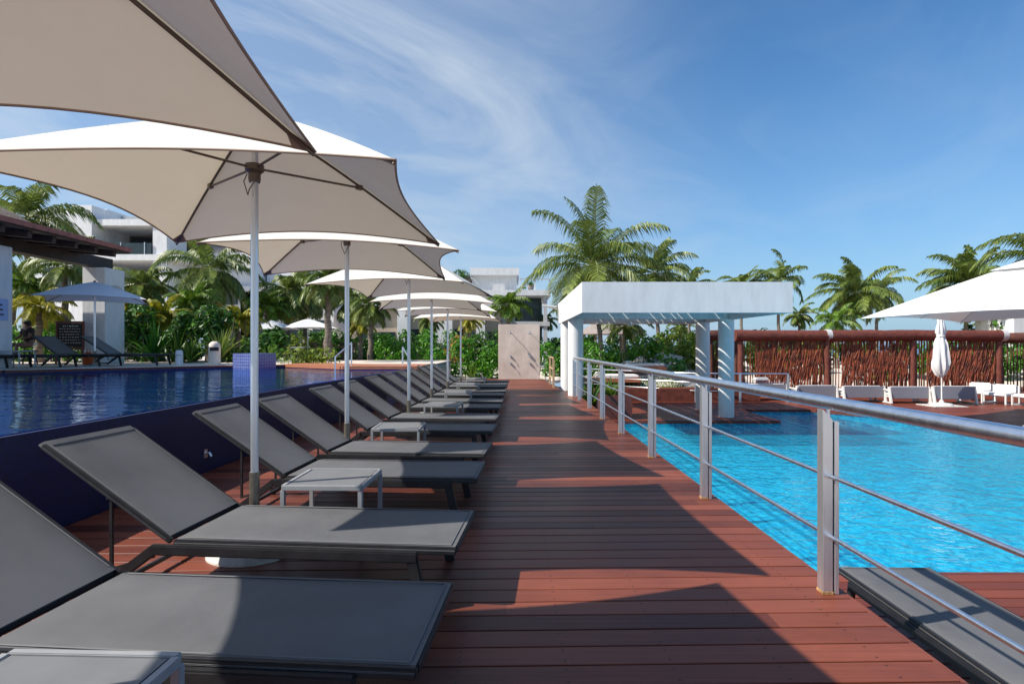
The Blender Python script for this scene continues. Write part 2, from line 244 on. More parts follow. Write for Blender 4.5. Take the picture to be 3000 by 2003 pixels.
# ------------------------------------------------------------------ mesh helpers
class MB:
    def __init__(s): s.v = []; s.f = []
    def add(s, vs, fs):
        n = len(s.v); s.v += [tuple(p) for p in vs]; s.f += [tuple(i+n for i in q) for q in fs]; return s
    def box(s, c, d, rz=0, M4=None):
        x, y, z = d[0]/2, d[1]/2, d[2]/2; ca, sa = math.cos(rz), math.sin(rz)
        vs = []
        for k in (-1, 1):
            for (i, j) in ((-1, -1), (1, -1), (1, 1), (-1, 1)):
                a, b = i*x, j*y
                vs.append((c[0]+a*ca-b*sa, c[1]+a*sa+b*ca, c[2]+k*z))
        if M4: vs = [M4 @ Vector(p) for p in vs]
        return s.add(vs, [(3, 2, 1, 0), (4, 5, 6, 7), (0, 1, 5, 4), (1, 2, 6, 5), (2, 3, 7, 6), (3, 0, 4, 7)])
    def bb(s, x0, x1, y0, y1, z0, z1):
        return s.box(((x0+x1)/2, (y0+y1)/2, (z0+z1)/2), (abs(x1-x0), abs(y1-y0), abs(z1-z0)))
    def bar(s, p, q, w, h, up=(0, 0, 1)):
        p, q = Vector(p), Vector(q); d = (q-p).normalized(); u = Vector(up)
        if abs(d.dot(u)) > 0.95: u = Vector((0, 1, 0))
        r = d.cross(u).normalized(); u = r.cross(d).normalized(); vs = []
        for e in (p, q):
            for (i, j) in ((-1, -1), (1, -1), (1, 1), (-1, 1)): vs.append(e + r*i*w/2 + u*j*h/2)
        return s.add(vs, [(3, 2, 1, 0), (4, 5, 6, 7), (0, 1, 5, 4), (1, 2, 6, 5), (2, 3, 7, 6), (3, 0, 4, 7)])
    def tube(s, path, r, seg=8, cap=True):
        P = [Vector(p) for p in path]; n = len(P)
        rs = r if isinstance(r, (list, tuple)) else [r]*n
        base = len(s.v); ref = None
        for i, p in enumerate(P):
            d = (P[min(i+1, n-1)] - P[max(i-1, 0)]).normalized()
            if ref is None: ref = Vector((0, 0, 1)) if abs(d.z) < 0.9 else Vector((1, 0, 0))
            a = d.cross(ref).normalized(); b = a.cross(d).normalized(); ref = b
            for k in range(seg):
                t = 2*math.pi*k/seg; s.v.append(tuple(p + (a*math.cos(t)+b*math.sin(t))*rs[i]))
        for i in range(n-1):
            for k in range(seg):
                a0 = base+i*seg+k; a1 = base+i*seg+(k+1) % seg
                s.f.append((a0, a1, a1+seg, a0+seg))
        if cap:
            s.f.append(tuple(base+k for k in range(seg))[::-1]); s.f.append(tuple(base+(n-1)*seg+k for k in range(seg)))
        return s
    def lathe(s, prof, c=(0, 0, 0), seg=24):
        base = len(s.v)
        for (r, z) in prof:
            for k in range(seg):
                t = 2*math.pi*k/seg; s.v.append((c[0]+r*math.cos(t), c[1]+r*math.sin(t), c[2]+z))
        for i in range(len(prof)-1):
            for k in range(seg):
                a0 = base+i*seg+k; a1 = base+i*seg+(k+1) % seg
                s.f.append((a0, a1, a1+seg, a0+seg))
        s.f.append(tuple(base+k for k in range(seg))[::-1]); s.f.append(tuple(base+(len(prof)-1)*seg+k for k in range(seg)))
        return s
    def prism(s, poly, z0, z1):
        n = len(poly); vs = [(x, y, z0) for x, y in poly]+[(x, y, z1) for x, y in poly]
        fs = [tuple(range(n))[::-1], tuple(range(n, 2*n))]+[(i, (i+1) % n, (i+1) % n+n, i+n) for i in range(n)]
        return s.add(vs, fs)
    def build(s, name, m, parent=None, smooth=False, bevel=0.0, loc=None, rz=0):
        me = bpy.data.meshes.new(name); me.from_pydata(s.v, [], s.f); me.validate(clean_customdata=False)
        if bevel:
            b = bmesh.new(); b.from_mesh(me); bmesh.ops.bevel(b, geom=b.edges[:], offset=bevel, segments=2, affect='EDGES', clamp_overlap=True)
            b.to_mesh(me); b.free(); 
        me.materials.append(m)
        if smooth or bevel:
            for p in me.polygons: p.use_smooth = True
            try: me.set_sharp_from_angle(angle=R(40))
            except Exception: pass
        o = bpy.data.objects.new(name, me); col.objects.link(o)
        if parent: o.parent = parent
        if loc: o.location = loc
        if rz: o.rotation_euler.z = rz
        return o
def tag(o, label=None, cat=None, group=None, kind=None):
    if label: o['label'] = label
    if cat: o['category'] = cat
    if group: o['group'] = group
    if kind: o['kind'] = kind
    return o
def empty(name, loc=(0, 0, 0), rz=0, label=None, cat=None, group=None):
    o = bpy.data.objects.new(name, None); col.objects.link(o); o.location = loc; o.rotation_euler.z = rz; o.empty_display_size = 0.2
    return tag(o, label, cat, group)
def copy_tree(o, parent=None):
    c = o.copy(); col.objects.link(c); c.parent = parent
    for ch in o.children: copy_tree(ch, c)
    return c
def struct(o): o['kind'] = 'structure'; return o

# ================================================================== GROUND, SEA
def gh(x, y):
    left = min(1, max(0, (-5.5-x)/2.5))*min(1, max(0, (y-9)/3))
    far = min(1, max(0, (34-y)/10)) if y > 24 else 1
    low = min(1, max(0, (x-2.2)/1.5))*min(1, max(0, (31-y)/4))
    z = 0.74*left*far - 0.70*low - 0.06
    z += 1.05*math.exp(-((x-8.6)/2.2)**2-((y-33.0)/2.2)**2)
    z += 0.5*math.exp(-((x-13.0)/5.0)**2-((y-36.0)/3)**2)
    z += 0.45*math.exp(-((x+7.0)/2.5)**2-((y-29.0)/2.5)**2)
    if y > 45: z -= (y-45)*0.01
    return z + 0.03*noise.noise((x*0.5, y*0.5, 0))
xs = [-900, -400, -200, -120, -80, -60]+[x for x in range(-48, 52, 1)]+[60, 80, 120, 200, 400, 900]
ys = [-60, -30, -15]+[y for y in range(-8, 60, 1)]+[66, 75, 90, 120]
g = MB(); idx = {}
def cellhole(xa, xb, ya, yb):
    cx, cy = (xa+xb)/2, (ya+yb)/2
    return (-3.4 < cx < 13 and 0 < cy < 18.2) or (-4 < cx < 2 and -8 < cy < 24) or (-19 < cx < -3 and -8 < cy < 12.5) or (-11 < cx < -3 and 12 < cy < 17.6)
for j, y in enumerate(ys):
    for i, x in enumerate(xs):
        idx[i, j] = len(g.v); g.v.append((x, y, gh(x, y)))
for j in range(len(ys)-1):
    for i in range(len(xs)-1):
        if cellhole(xs[i], xs[i+1], ys[j], ys[j+1]): continue
        g.f.append((idx[i, j], idx[i+1, j], idx[i+1, j+1], idx[i, j+1]))
struct(g.build('ground', MT['sand'], smooth=True))
struct(MB().add([(-2500, 118, -1.6), (2500, 118, -1.6), (2500, 3500, -1.6), (-2500, 3500, -1.6)], [(0, 1, 2, 3)]).build('sea', MT['sea']))

# ================================================================== WALKWAY DECK
def strip_deck(name, m, rows, zt, th=0.028, pitch=0.156, gap=0.011, shear=0.0, seed=1):
    """rows: function y -> list of (x0,x1)"""
    rnd = random.Random(seed); b = MB()
    def run(y0, y1):
        k = math.floor(y0/pitch)
        while k*pitch < y1:
            y = k*pitch; k += 1
            for (xa, xb) in rows(y+pitch/2):
                x = xa
                while x < xb-0.01:
                    L = 6.5 if name == 'walkway' else rnd.uniform(3.6, 5.8); xe = min(xb, x+L)
                    if xb-xe < 0.7: xe = xb
                    dz = rnd.uniform(-0.0018, 0.0)
                    ya, yb = y+gap/2, y+pitch-gap/2
                    e = 0.0025
                    vs = [(x, ya+shear*x, zt-th+dz), (xe-0.003, ya+shear*xe, zt-th+dz), (xe-0.003, yb+shear*xe, zt-th+dz), (x, yb+shear*x, zt-th+dz),
                          (x, ya+shear*x, zt+dz-e), (xe-0.003, ya+shear*xe, zt+dz-e), (xe-0.003, yb+shear*xe, zt+dz-e), (x, yb+shear*x, zt+dz-e),
                          (x, ya+e+shear*x, zt+dz), (xe-0.003, ya+e+shear*xe, zt+dz), (xe-0.003, yb-e+shear*xe, zt+dz), (x, yb-e+shear*x, zt+dz)]
                    b.add(vs, [(0, 1, 5, 4), (2, 3, 7, 6), (4, 5, 9, 8), (6, 7, 11, 10), (8, 9, 10, 11), (1, 2, 6, 5), (3, 0, 4, 7), (5, 6, 10, 9), (7, 4, 8, 11)])
                    x = xe
    return b, run
def walk_right(y):
    if y < 16.6: return 1.88
    if y < 19.5: return 1.88-(y-16.6)*0.14
    return 1.47-(y-19.5)*0.03
def wall_x(y):
    pts = [(-3, -3.68), (3, -3.55), (6.5, -3.42), (9.5, -3.31), (12.45, -3.0), (14.2, -2.8), (15.8, -2.62), (30, -2.62)]
    for (a, xa), (b_, xb) in zip(pts, pts[1:]):
        if y <= b_: return xa+(xb-xa)*(y-a)/(b_-a)
    return -2.62
b, run = strip_deck('walkway', MT['deck'], lambda y: [(wall_x(y)+0.02, walk_right(y))], 0.0, shear=SH)
run(-2.0, 24.2)
struct(b.build('boardwalk', MT['deck']))
struct(MB().add([(-3.8, -2.2, -0.034), (1.86, -2.2, -0.034), (1.86, 16.6, -0.034), (1.3, 24.3, -0.034), (-3.0, 24.3, -0.034)], [(0, 1, 2, 3, 4)]).build('boardwalk_underlay', MT['dark_gap']))
# thin timber fascia running along the walkway edge
fb = MB()
for y in range(-2, 24):
    fb.bar((walk_right(y)+0.014, y, -0.085), (walk_right(y+1)+0.014, y+1, -0.085), 0.022, 0.16)
struct(fb.build('boardwalk_edge_board', MT['deck']))

# lower decks
def pool_edge(y):
    pts = [(5.0, 12.0), (13.0, 12.0), (14.3, 11.9), (16.2, 10.9), (18.0, 9.4)]
    if y < 5: return 12
    for (a, xa), (b_, xb) in zip(pts, pts[1:]):
        if y <= b_: return xa+(xb-xa)*(y-a)/(b_-a)
    return 9.4
def near_edge(x): return 5.04
def rows2(y):
    if y < 5.04: return [(1.93, 34)]
    if y < 15.3: return [(pool_edge(y), 34)]
    if y < 18.0: return [(2.0, 7.2), (pool_edge(y), 34)]
    return [(1.9 if y > 20 else 2.0, 34)]
b, run = strip_deck('lower', MT['deck2'], rows2, -0.60, seed=4)
run(-2.0, 28.0)
struct(b.build('lower_deck', MT['deck2']))
u = MB()
u.bb(1.9, 34, -2.2, 5.03, -0.66, -0.632); u.bb(12.02, 34, 5.03, 16, -0.66, -0.632); u.bb(2.0, 7.19, 15.31, 18.0, -0.66, -0.632); u.bb(2.0, 34, 18.0, 28, -0.66, -0.632)
struct(u.build('lower_deck_underlay', MT['dark_gap']))

# ================================================================== AQUA POOL
loop = [(1.9, 5.04), (12, 5.04), (12, 13.0), (11.9, 14.3), (10.9, 16.2), (9.4, 18.0), (7.2, 18.0), (7.2, 15.3), (1.9, 15.3)]
pw = MB(); n = len(loop)
for i in range(n):
    (xa, ya), (xb, yb) = loop[i], loop[(i+1) % n]
    pw.add([(xa, ya, -2.3), (xb, yb, -2.3), (xb, yb, -0.632), (xa, ya, -0.632)], [(0, 1, 2, 3)])
struct(pw.build('pool_wall', MT['aqua']))
struct(MB().add([(x, y, -0.97) for x, y in loop], [tuple(range(n))]).build('pool_floor', MT['aqua']))
struct(MB().add([(x, y, -0.70) for x, y in loop], [tuple(range(n))]).build('pool_water', MT['water']))
# deck fascia round the pool
fb = MB()
for i in range(n):
    if loop[i] == (1.9, 15.3): continue
    (xa, ya), (xb, yb) = loop[i], loop[(i+1) % n]
    fb.bar((xa, ya, -0.648), (xb, yb, -0.648), 0.05, 0.075)
struct(fb.build('pool_edge_board', MT['dark_brown_wood']))

# ================================================================== NAVY RAISED POOL
wt = 0.77
ysw = [-2, 0, 1.5, 3, 4.5, 6.5, 8, 9.5, 11, 12.45, 13.3, 14.2, 15.0, 15.8]
outer = [(wall_x(y), y) for y in ysw]
rw = MB()
for (xa, ya), (xb, yb) in zip(outer[:-4], outer[1:-3]):
    rw.add([(xa, ya, -0.1), (xb, yb, -0.1), (xb, yb, wt), (xa, ya, wt), (xa-0.22, ya, -0.1), (xb-0.22, yb, -0.1), (xb-0.22, yb, wt-0.03), (xa-0.22, ya, wt-0.03)],
           [(0, 1, 2, 3), (3, 2, 6, 7), (5, 4, 7, 6)])
tag(rw.build('pool_retaining_wall', MT['navy']), 'long low wall of dark navy mosaic holding the raised pool behind the sun loungers', 'wall')
rw2 = MB()
for (xa, ya), (xb, yb) in zip(outer[-4:-1], outer[-3:]):
    rw2.add([(xa, ya, -0.1), (xb, yb, -0.1), (xb, yb, wt), (xa, ya, wt), (xa-0.22, ya, -0.1), (xb-0.22, yb, -0.1), (xb-0.22, yb, wt-0.03), (xa-0.22, ya, wt-0.03)],
            [(0, 1, 2, 3), (3, 2, 6, 7), (5, 4, 7, 6)])
rw2.add([(-2.62, 15.8, -0.1), (-2.62, 24.2, -0.1), (-2.62, 24.2, wt), (-2.62, 15.8, wt)], [(0, 1, 2, 3)])
tag(rw2.build('tiled_wall', MT['blue_tile']), 'lighter blue grid tiled wall under the orange timber ledge at the far end of the raised pool', 'wall')
back = [(-20, 10.8), (-14, 12.3), (-11.9, 13.3), (-8.3, 16.8), (-7.0, 17.5), (-4.6, 15.7), (-2.84, 15.8)]
inner = [(x-0.22, y) for x, y in outer]
struct(MB().add([(x, y, 0.748) for x, y in inner[:-1]]+[(-2.84, 15.75, 0.748)]+[(x, y, 0.748) for x, y in back[::-1][1:]]+[(-20, -2, 0.748)], [tuple(range(len(inner)+len(back)))]).build('raised_pool_water', MT['water_navy']))
struct(MB().bb(-20, -2.85, -2, 18, -0.55, -0.5).build('raised_pool_floor', MT['deep_tile']))
bw = MB()
for (xa, ya), (xb, yb) in zip(back, back[1:]):
    bw.add([(xa, ya, -0.5), (xb, yb, -0.5), (xb, yb, 0.80), (xa, ya, 0.80)], [(0, 1, 2, 3)])
struct(bw.build('raised_pool_wall', MT['deep_tile']))
# terrace at the left, its timber edge, and the far ledge
terr = [(-40, 8.5), (-20, 10.85), (-14, 12.35), (-11.9, 13.35), (-8.3, 16.85), (-7.0, 17.55), (-7.0, 23.5), (-40, 24.5)]
struct(MB().prism(terr, 0.70, 0.815).build('pool_terrace', MT['stone']))
tb = MB()
for (xa, ya), (xb, yb) in zip(terr[:-3], terr[1:-2]):
    tb.bar((xa, ya, 0.80), (xb, yb, 0.80), 0.34, 0.055)
struct(tb.build('terrace_edge_board', MT['brown_wood']))
lg = MB()
for k in range(9):
    t0, t1 = k/9+0.004, (k+1)/9-0.004
    def ln(t, o): return (-7.0+(4.4)*t, 17.55-1.9*min(1, t*1.8)+0.25*max(0, t-0.55)+o)
    a, c = ln(0, 0), ln(1, 0)
for k in range(14):
    y0 = k*0.156
    pts = [(-7.0, 17.45+y0), (-4.65, 15.6+y0), (-2.55, 15.72+y0)]
    for (xa, ya), (xb, yb) in zip(pts, pts[1:]):
        lg.add([(xa, ya, 0.80), (xb, yb, 0.80), (xb, yb+0.148, 0.80), (xa, ya+0.148, 0.80), (xa, ya, 0.845), (xb, yb, 0.845), (xb, yb+0.148, 0.845), (xa, ya+0.148, 0.845)],
               [(0, 1, 5, 4), (4, 5, 6, 7), (2, 3, 7, 6)])
lg.add([(-7.0, 17.445, 0.76), (-4.65, 15.585, 0.76), (-4.65, 15.585, 0.846), (-7.0, 17.445, 0.846)], [(0, 1, 2, 3)])
lg.add([(-4.65, 15.585, 0.76), (-2.55, 15.705, 0.76), (-2.55, 15.705, 0.846), (-4.65, 15.585, 0.846)], [(0, 1, 2, 3)])
struct(lg.build('pool_ledge', MT['orange_wood']))
struct(MB().bb(-7.0, -2.64, 17.6, 24.4, 0.70, 0.79).build('ledge_terrace', MT['stone']))
# tiled block standing in the pool
tp = MB().prism([(-7.12, 15.5), (-6.95, 16.75), (-7.75, 17.3), (-7.90, 16.1)], -0.3, 1.19)
tag(tp.build('tiled_pool_block', MT['blue_tile']), 'blue mosaic block rising out of the dark raised pool near its far rim', 'pool pier')

# jets / lamps on the navy wall
lamp0 = None
for k, (y, z, lb) in enumerate([(4.9, 0.13, 'small white fitting low on the navy wall behind the second lounger'), (6.35, 0.20, 'small white fitting low on the navy wall left of the second parasol pole'),
                            (7.9, 0.13, 'small white fitting low on the navy wall behind the fourth lounger'), (9.6, 0.19, 'small white fitting low on the navy wall left of the third parasol pole'),
                            (11.2, 0.13, 'small white fitting low on the navy wall behind the sixth lounger')]):
    o = empty('wall_fitting', (wall_x(y), y, z), 0, lb, 'wall fitting', 'white fittings along the navy wall')
    MB().bb(0, 0.012, -0.035, 0.035, -0.045, 0.045).build('cover_plate', MT['steel'], o, bevel=0.003)
    MB().tube([(0.01, 0, 0.01), (0.05, 0, 0.01), (0.07, 0, -0.03)], 0.014, 8).build('spout', MT['steel'], o, smooth=True)

# ================================================================== SUN LOUNGERS
def lounger_proto():
    r = empty('sun_lounger')
    W = 0.335; sl = MB(); nx = 16
    for i in range(nx+1):
        x = -0.006-1.555*i/nx
        for j in range(7):
            y = (-W-0.017, -W+0.012, -W*0.6, 0, W*0.6, W-0.012, W+0.017)[j]; sag = (-0.012 if j in (0, 6) else 0.004)-0.010*math.sin(math.pi*j/6)*math.sin(math.pi*i/nx)
            sl.v.append((x, y, 0.336+sag))
    for i in range(nx+1):
        x = -0.006-1.555*i/nx
        for j in range(7):
            y = (-W-0.017, -W+0.012, -W*0.6, 0, W*0.6, W-0.012, W+0.017)[j]; sl.v.append((x, y, (0.320 if j in (0, 6) else 0.334)-0.010*math.sin(math.pi*j/6)*math.sin(math.pi*i/nx)))
    n0 = (nx+1)*7
    for i in range(nx):
        for j in range(6):
            a = i*7+j; sl.f.append((a, a+1, a+8, a+7)); sl.f.append((a+n0+7, a+n0+8, a+n0+1, a+n0))
    sl.build('seat_sling', MT['sling'], r, smooth=True)
    fr = MB()
    for s in (-1, 1): fr.bar((0, s*W, 0.318), (-1.57, s*W, 0.318), 0.030, 0.040)
    fr.bar((-0.012, -W+0.016, 0.318), (-0.012, W-0.016, 0.318), 0.028, 0.040)
    fr.bar((-1.555, -W+0.016, 0.312), (-1.555, W-0.016, 0.312), 0.028, 0.03)
    fr.build('seat_frame', MT['frame'], r, bevel=0.006)
    for s in (-1, 1):
        rl = MB(); y = s*0.366
        P = [(-0.20, y, 0.290), (-1.68, y, 0.290)]
        rl.bar(P[0], P[1], 0.036, 0.056)
        rl.build('side_rail', MT['frame'], r, bevel=0.007)
        MB().bar((-0.228, y, 0.268), (-0.165, y, 0.0), 0.034, 0.06, (1, 0, 0)).build('leg', MT['frame'], r, bevel=0.006)
        MB().bar((-1.655, y, 0.297), (-2.04, y, 0.012), 0.036, 0.055).build('leg', MT['frame'], r, bevel=0.006)
    for cx_, cz_ in ((-1.95, 0.06), (-0.30, 0.265), (-0.95, 0.265)):
        MB().bar((cx_, -0.348, cz_), (cx_, 0.348, cz_), 0.026, 0.026).build('cross_bar', MT['frame'], r, bevel=0.004)
    a = R(34); hx, hz = -1.585, 0.338; L = 0.92; dx, dz = -math.cos(a), math.sin(a)
    nxv, nzv = math.sin(a), math.cos(a)
    bs = MB(); ny = 12
    for side_ in (0.004, -0.002):
        for i in range(ny+1):
            t = 0.02+(L-0.012)*i/ny
            for j in range(7):
                y = (-W-0.015, -W+0.012, -W*0.6, 0, W*0.6, W-0.012, W+0.015)[j]; sg = side_+(-0.012 if j in (0, 6) else 0.004)-0.012*math.sin(math.pi*j/6)*math.sin(math.pi*i/ny)
                bs.v.append((hx+dx*t+nxv*sg, y, hz+dz*t+nzv*sg))
    n0 = (ny+1)*7
    for i in range(ny):
        for j in range(6):
            q = i*7+j; bs.f.append((q, q+1, q+8, q+7)); bs.f.append((q+n0+7, q+n0+8, q+n0+1, q+n0))
    bs.build('backrest_sling', MT['sling'], r, smooth=True)
    pipe = MB(); e = W-0.018
    pipe.tube([(-0.03, -e, 0.343), (-1.53, -e, 0.343)], 0.003, 4).tube([(-0.03, e, 0.343), (-1.53, e, 0.343)], 0.003, 4).tube([(-0.03, -e, 0.343), (-0.03, e, 0.343)], 0.003, 4)
    pipe.build('seat_piping', MT['piping'], r)
    pipe = MB(); o_ = 0.009; t0, t1 = 0.05, L-0.035
    q0 = (hx+dx*t0+nxv*o_, hz+dz*t0+nzv*o_); q1 = (hx+dx*t1+nxv*o_, hz+dz*t1+nzv*o_)
    for ye in (-e, e): pipe.tube([(q0[0], ye, q0[1]), (q1[0], ye, q1[1])], 0.003, 4)
    pipe.tube([(q1[0], -e, q1[1]), (q1[0], e, q1[1])], 0.003, 4)
    pipe.build('backrest_piping', MT['piping'], r)
    bf = MB()
    for s in (-1, 1): bf.bar((hx, s*W, hz-0.012), (hx+dx*L, s*W, hz+dz*L-0.012), 0.028, 0.030)
    bf.bar((hx+dx*L, -W+0.014, hz+dz*L-0.012), (hx+dx*L, W-0.014, hz+dz*L-0.012), 0.026, 0.026)
    bf.bar((hx+dx*.03, -W+0.014, hz-0.004), (hx+dx*.03, W-0.014, hz-0.004), 0.026, 0.026)
    bf.build('backrest_frame', MT['frame'], r, bevel=0.005)
    for s in (-1, 1):
        st = MB(); tx = hx+dx*0.46; tz = hz+dz*0.46-0.03
        st.bar((tx, s*0.30, tz), (tx+0.0, s*0.30, 0.14), 0.016, 0.016)
        st.bar((tx, s*0.30, 0.147), (-1.70, s*0.32, 0.235), 0.016, 0.016)
        st.build('support_strut', MT['frame'], r)
    return r
proto = lounger_proto()
CY = [2.24, 3.36, 4.93, 5.95, 7.45, 8.62, 10.12, 11.2, 12.6, 13.65, 15.2, 16.2, 17.3]
ordn = ['', 'second', 'third', 'fourth', 'fifth', 'sixth', 'seventh', 'eighth', 'ninth', 'tenth', 'eleventh', 'twelfth', 'farthest']
rnd = random.Random(7)
GL = 'charcoal sun loungers in the long row beside the raised pool'
for i, y in enumerate(CY):
    o = proto if i == 0 else copy_tree(proto)
    o.location = (-0.285+0.0125*(y-2.2)+rnd.uniform(-0.012, 0.012), y-0.02, 0.0)
    o.rotation_euler.z = R(-3.2+rnd.uniform(-1.6, 1.6)) if i != 1 else R(-4.6)
    lab = 'nearest charcoal sun lounger of the long row, its head cut off by the left edge' if i == 0 else \
          'farthest charcoal sun lounger of the long row beside the boardwalk' if i == 12 else \
          f'charcoal sling sun lounger, {ordn[i]} from the camera in the long row beside the boardwalk'
    tag(o, lab, 'sun lounger', GL)
# loungers on the left terrace
GT = 'sun loungers on the terrace across the raised pool'
for (x, y, rz, lb) in [(-10.35, 17.2, 4, 'dark sun lounger on the far terrace, right of the small parasol pole'),
                       (-11.35, 16.3, -8, 'dark sun lounger on the far terrace just left of the small parasol pole'),
                       (-12.05, 15.7, 10, 'dark sun lounger on the far terrace behind the small grey table'),
                       (-12.9, 15.1, 0, 'dark sun lounger on the far terrace, before the big white left edge column')]:
    o = copy_tree(proto); o.location = (x, y, 0.83); o.rotation_euler.z = R(rz); tag(o, lb, 'sun lounger', GT)
# lounger standing on the lower deck at the bottom right, foot towards the pool
o = copy_tree(proto); o.location = (2.79, 4.28, -0.60); o.rotation_euler.z = R(89.5)
tag(o, 'grey sun lounger on the lower deck at the bottom right, seen through the steel railing', 'sun lounger')

# ================================================================== SIDE TABLES
def table_proto():
    r = empty('side_table'); h = 0.455; w2 = 0.268
    MB().bb(-w2+0.022, w2-0.022, -w2+0.022, -0.062, h-0.020, h-0.003).bb(-w2+0.022, w2-0.022, -0.058, w2-0.022, h-0.020, h-0.003).build('table_top', MT['table_top'], r)
    f = MB()
    for s in (-1, 1):
        f.bar((-w2, s*w2, h-0.015), (w2, s*w2, h-0.015), 0.028, 0.032); f.bar((s*w2, -w2+0.014, h-0.015), (s*w2, w2-0.014, h-0.015), 0.028, 0.032)
    f.build('top_frame', MT['table_frame'], r, bevel=0.003)
    for sx in (-1, 1):
        for sy in (-1, 1):
            MB().bar((sx*(w2-0.004), sy*(w2-0.002), h-0.032), (sx*(w2-0.004), sy*(w2-0.002), 0), 0.03, 0.03).build('leg', MT['table_frame'], r, bevel=0.003)
    return r
tpz = table_proto()
GTb = 'low square side tables between the sun loungers'
tabs = [(-1.30, 1.49, 'grey topped side table cut off by the bottom left corner'), (-1.285, 4.12, 'grey and silver side table below the nearest full parasol pole'),
        (-1.34, 6.78, 'grey and silver side table between the fourth and fifth loungers'), (-1.12, 9.38, 'grey and silver side table between the sixth and seventh loungers'),
        (-1.12, 11.92, 'grey and silver side table between the eighth and ninth loungers'), (-1.10, 14.42, 'grey and silver side table between the tenth and eleventh loungers'),
        (-1.05, 16.78, 'grey and silver side table next to the farthest lounger of the row')]
for i, (x, y, lb) in enumerate(tabs):
    o = tpz if i == 0 else copy_tree(tpz)
    o.location = (x, y, 0); o.rotation_euler.z = R([-2, -1, 1, -4, 3, 0, -3][i]); tag(o, lb, 'side table', GTb)
o = copy_tree(tpz); o.location = (-12.85, 14.75, 0.83); o.rotation_euler.z = R(5); tag(o, 'small grey side table among the loungers on the far left terrace', 'side table')

# ================================================================== PARASOLS
def canopy_mb(s, zc, za, cut=0.105, curve=1.18, n=10):
    """square canopy with four panels, edges cut in a shallow curve"""
    m = MB()
    for q in range(4):
        base = len(m.v); ca, sa = math.cos(q*math.pi/2), math.sin(q*math.pi/2)
        for i in range(n+1):
            mm = i/n
            for j in range(n+1):
                wv = -1+2*j/n
                k = mm*(1-cut*(1-wv*wv)*mm)
                z = zc+(za-zc)*(1-k**curve) - 0.022*s*(1-wv*wv)*math.sin(math.pi*mm)
                x, y = s*k, s*k*wv
                m.v.append((x*ca-y*sa, x*sa+y*ca, z))
        for i in range(n):
            for j in range(n):
                a = base+i*(n+1)+j; m.f.append((a, a+n+1, a+n+2, a+1) if i else (a, a+n+1, a+n+2))
    return m
def edge_pts(s, zc, za, cut=0.105, curve=1.18, n=16, q=0):
    ca, sa = math.cos(q*math.pi/2), math.sin(q*math.pi/2); P = []
    for j in range(n+1):
        wv = -1+2*j/n; k = 1-cut*(1-wv*wv); z = zc+(za-zc)*(1-k**curve); x, y = s*k, s*k*wv
        P.append((x*ca-y*sa, x*sa+y*ca, z))
    return P
def parasol_proto(canv):
    r = empty('parasol'); s, zc, za = 1.155, 2.312, 2.98
    MB().tube([(0, 0, 0.52), (0, 0, 2.88)], 0.0255, 16).build('pole', MT['alu'], r, smooth=True)
    MB().tube([(0, 0, 0.06), (0, 0, 0.54)], 0.033, 16).build('pole_sleeve', MT['alu_brown'], r, smooth=True)
    MB().lathe([(0.30, 0), (0.298, 0.012), (0.25, 0.04), (0.15, 0.066), (0.06, 0.078), (0.05, 0.12), (0.036, 0.125)], seg=36).build('base', MT['white_base'], r, smooth=True)
    MB().lathe([(0.036, 2.52), (0.04, 2.54), (0.04, 2.58), (0.062, 2.60), (0.062, 2.64), (0.036, 2.65)], seg=16).build('runner', MT['rib'], r, smooth=True)
    MB().lathe([(0.03, 2.84), (0.055, 2.86), (0.055, 2.94), (0.03, 3.01), (0.012, 3.04)], seg=16).build('cap', MT['hem'], r, smooth=True)
    for q in range(4):
        a = math.pi/4+q*math.pi/2; c_, s_ = math.cos(a), math.sin(a); D = s*math.sqrt(2); P = []
        for i in range(11):
            t = 0.03+0.965*i/10; z = zc+(za-zc)*(1-t**1.18)-0.022; P.append((c_*D*t, s_*D*t, z))
        MB().tube(P, 0.0095, 8).build('rib', MT['rib'], r, smooth=True)
        t = 0.50; zj = zc+(za-zc)*(1-t**1.18)-0.035
        MB().tube([(c_*0.05, s_*0.05, 2.62), (c_*D*t, s_*D*t, zj)], 0.0085, 8).box((c_*D*t, s_*D*t, zj+0.002), (0.05, 0.03, 0.035), a).build('strut', MT['rib'], r, smooth=True)
        # corner pocket
        e0 = edge_pts(s, zc, za, q=q)[-3]; e1 = edge_pts(s, zc, za, q=(q+1) % 4)[2]; cn = edge_pts(s, zc, za, q=q)[-1]; kk = 0.90
        inn = (c_*D*kk, s_*D*kk, zc+(za-zc)*(1-kk**1.18)-0.010)
        dn = Vector((0, 0, -0.007))
        MB().add([Vector(cn)+dn, Vector(e0)*0.3+Vector(cn)*0.7+dn, Vector(inn)+dn, Vector(e1)*0.3+Vector(cn)*0.7+dn], [(0, 1, 2, 3)]).build('corner_pocket', MT['hem'], r)
    canopy_mb(s, zc, za).build('canopy', canv, r)
    h = MB()
    for q in range(4): h.tube(edge_pts(s, zc, za, q=q), 0.0065, 5)
    h.build('hem', MT['hem'], r, smooth=True)
    MB().tube([(0.035, -0.01, 2.55), (0.03, -0.06, 2.52), (0.0, -0.085, 2.45), (-0.02, -0.06, 2.42), (-0.06, -0.03, 2.52), (-0.05, 0, 2.58)], 0.004, 5).build('cord', MT['rib'], r)
    return r
pp = parasol_proto(MT['canvas'])
GP = 'cream square parasols over the row of sun loungers'
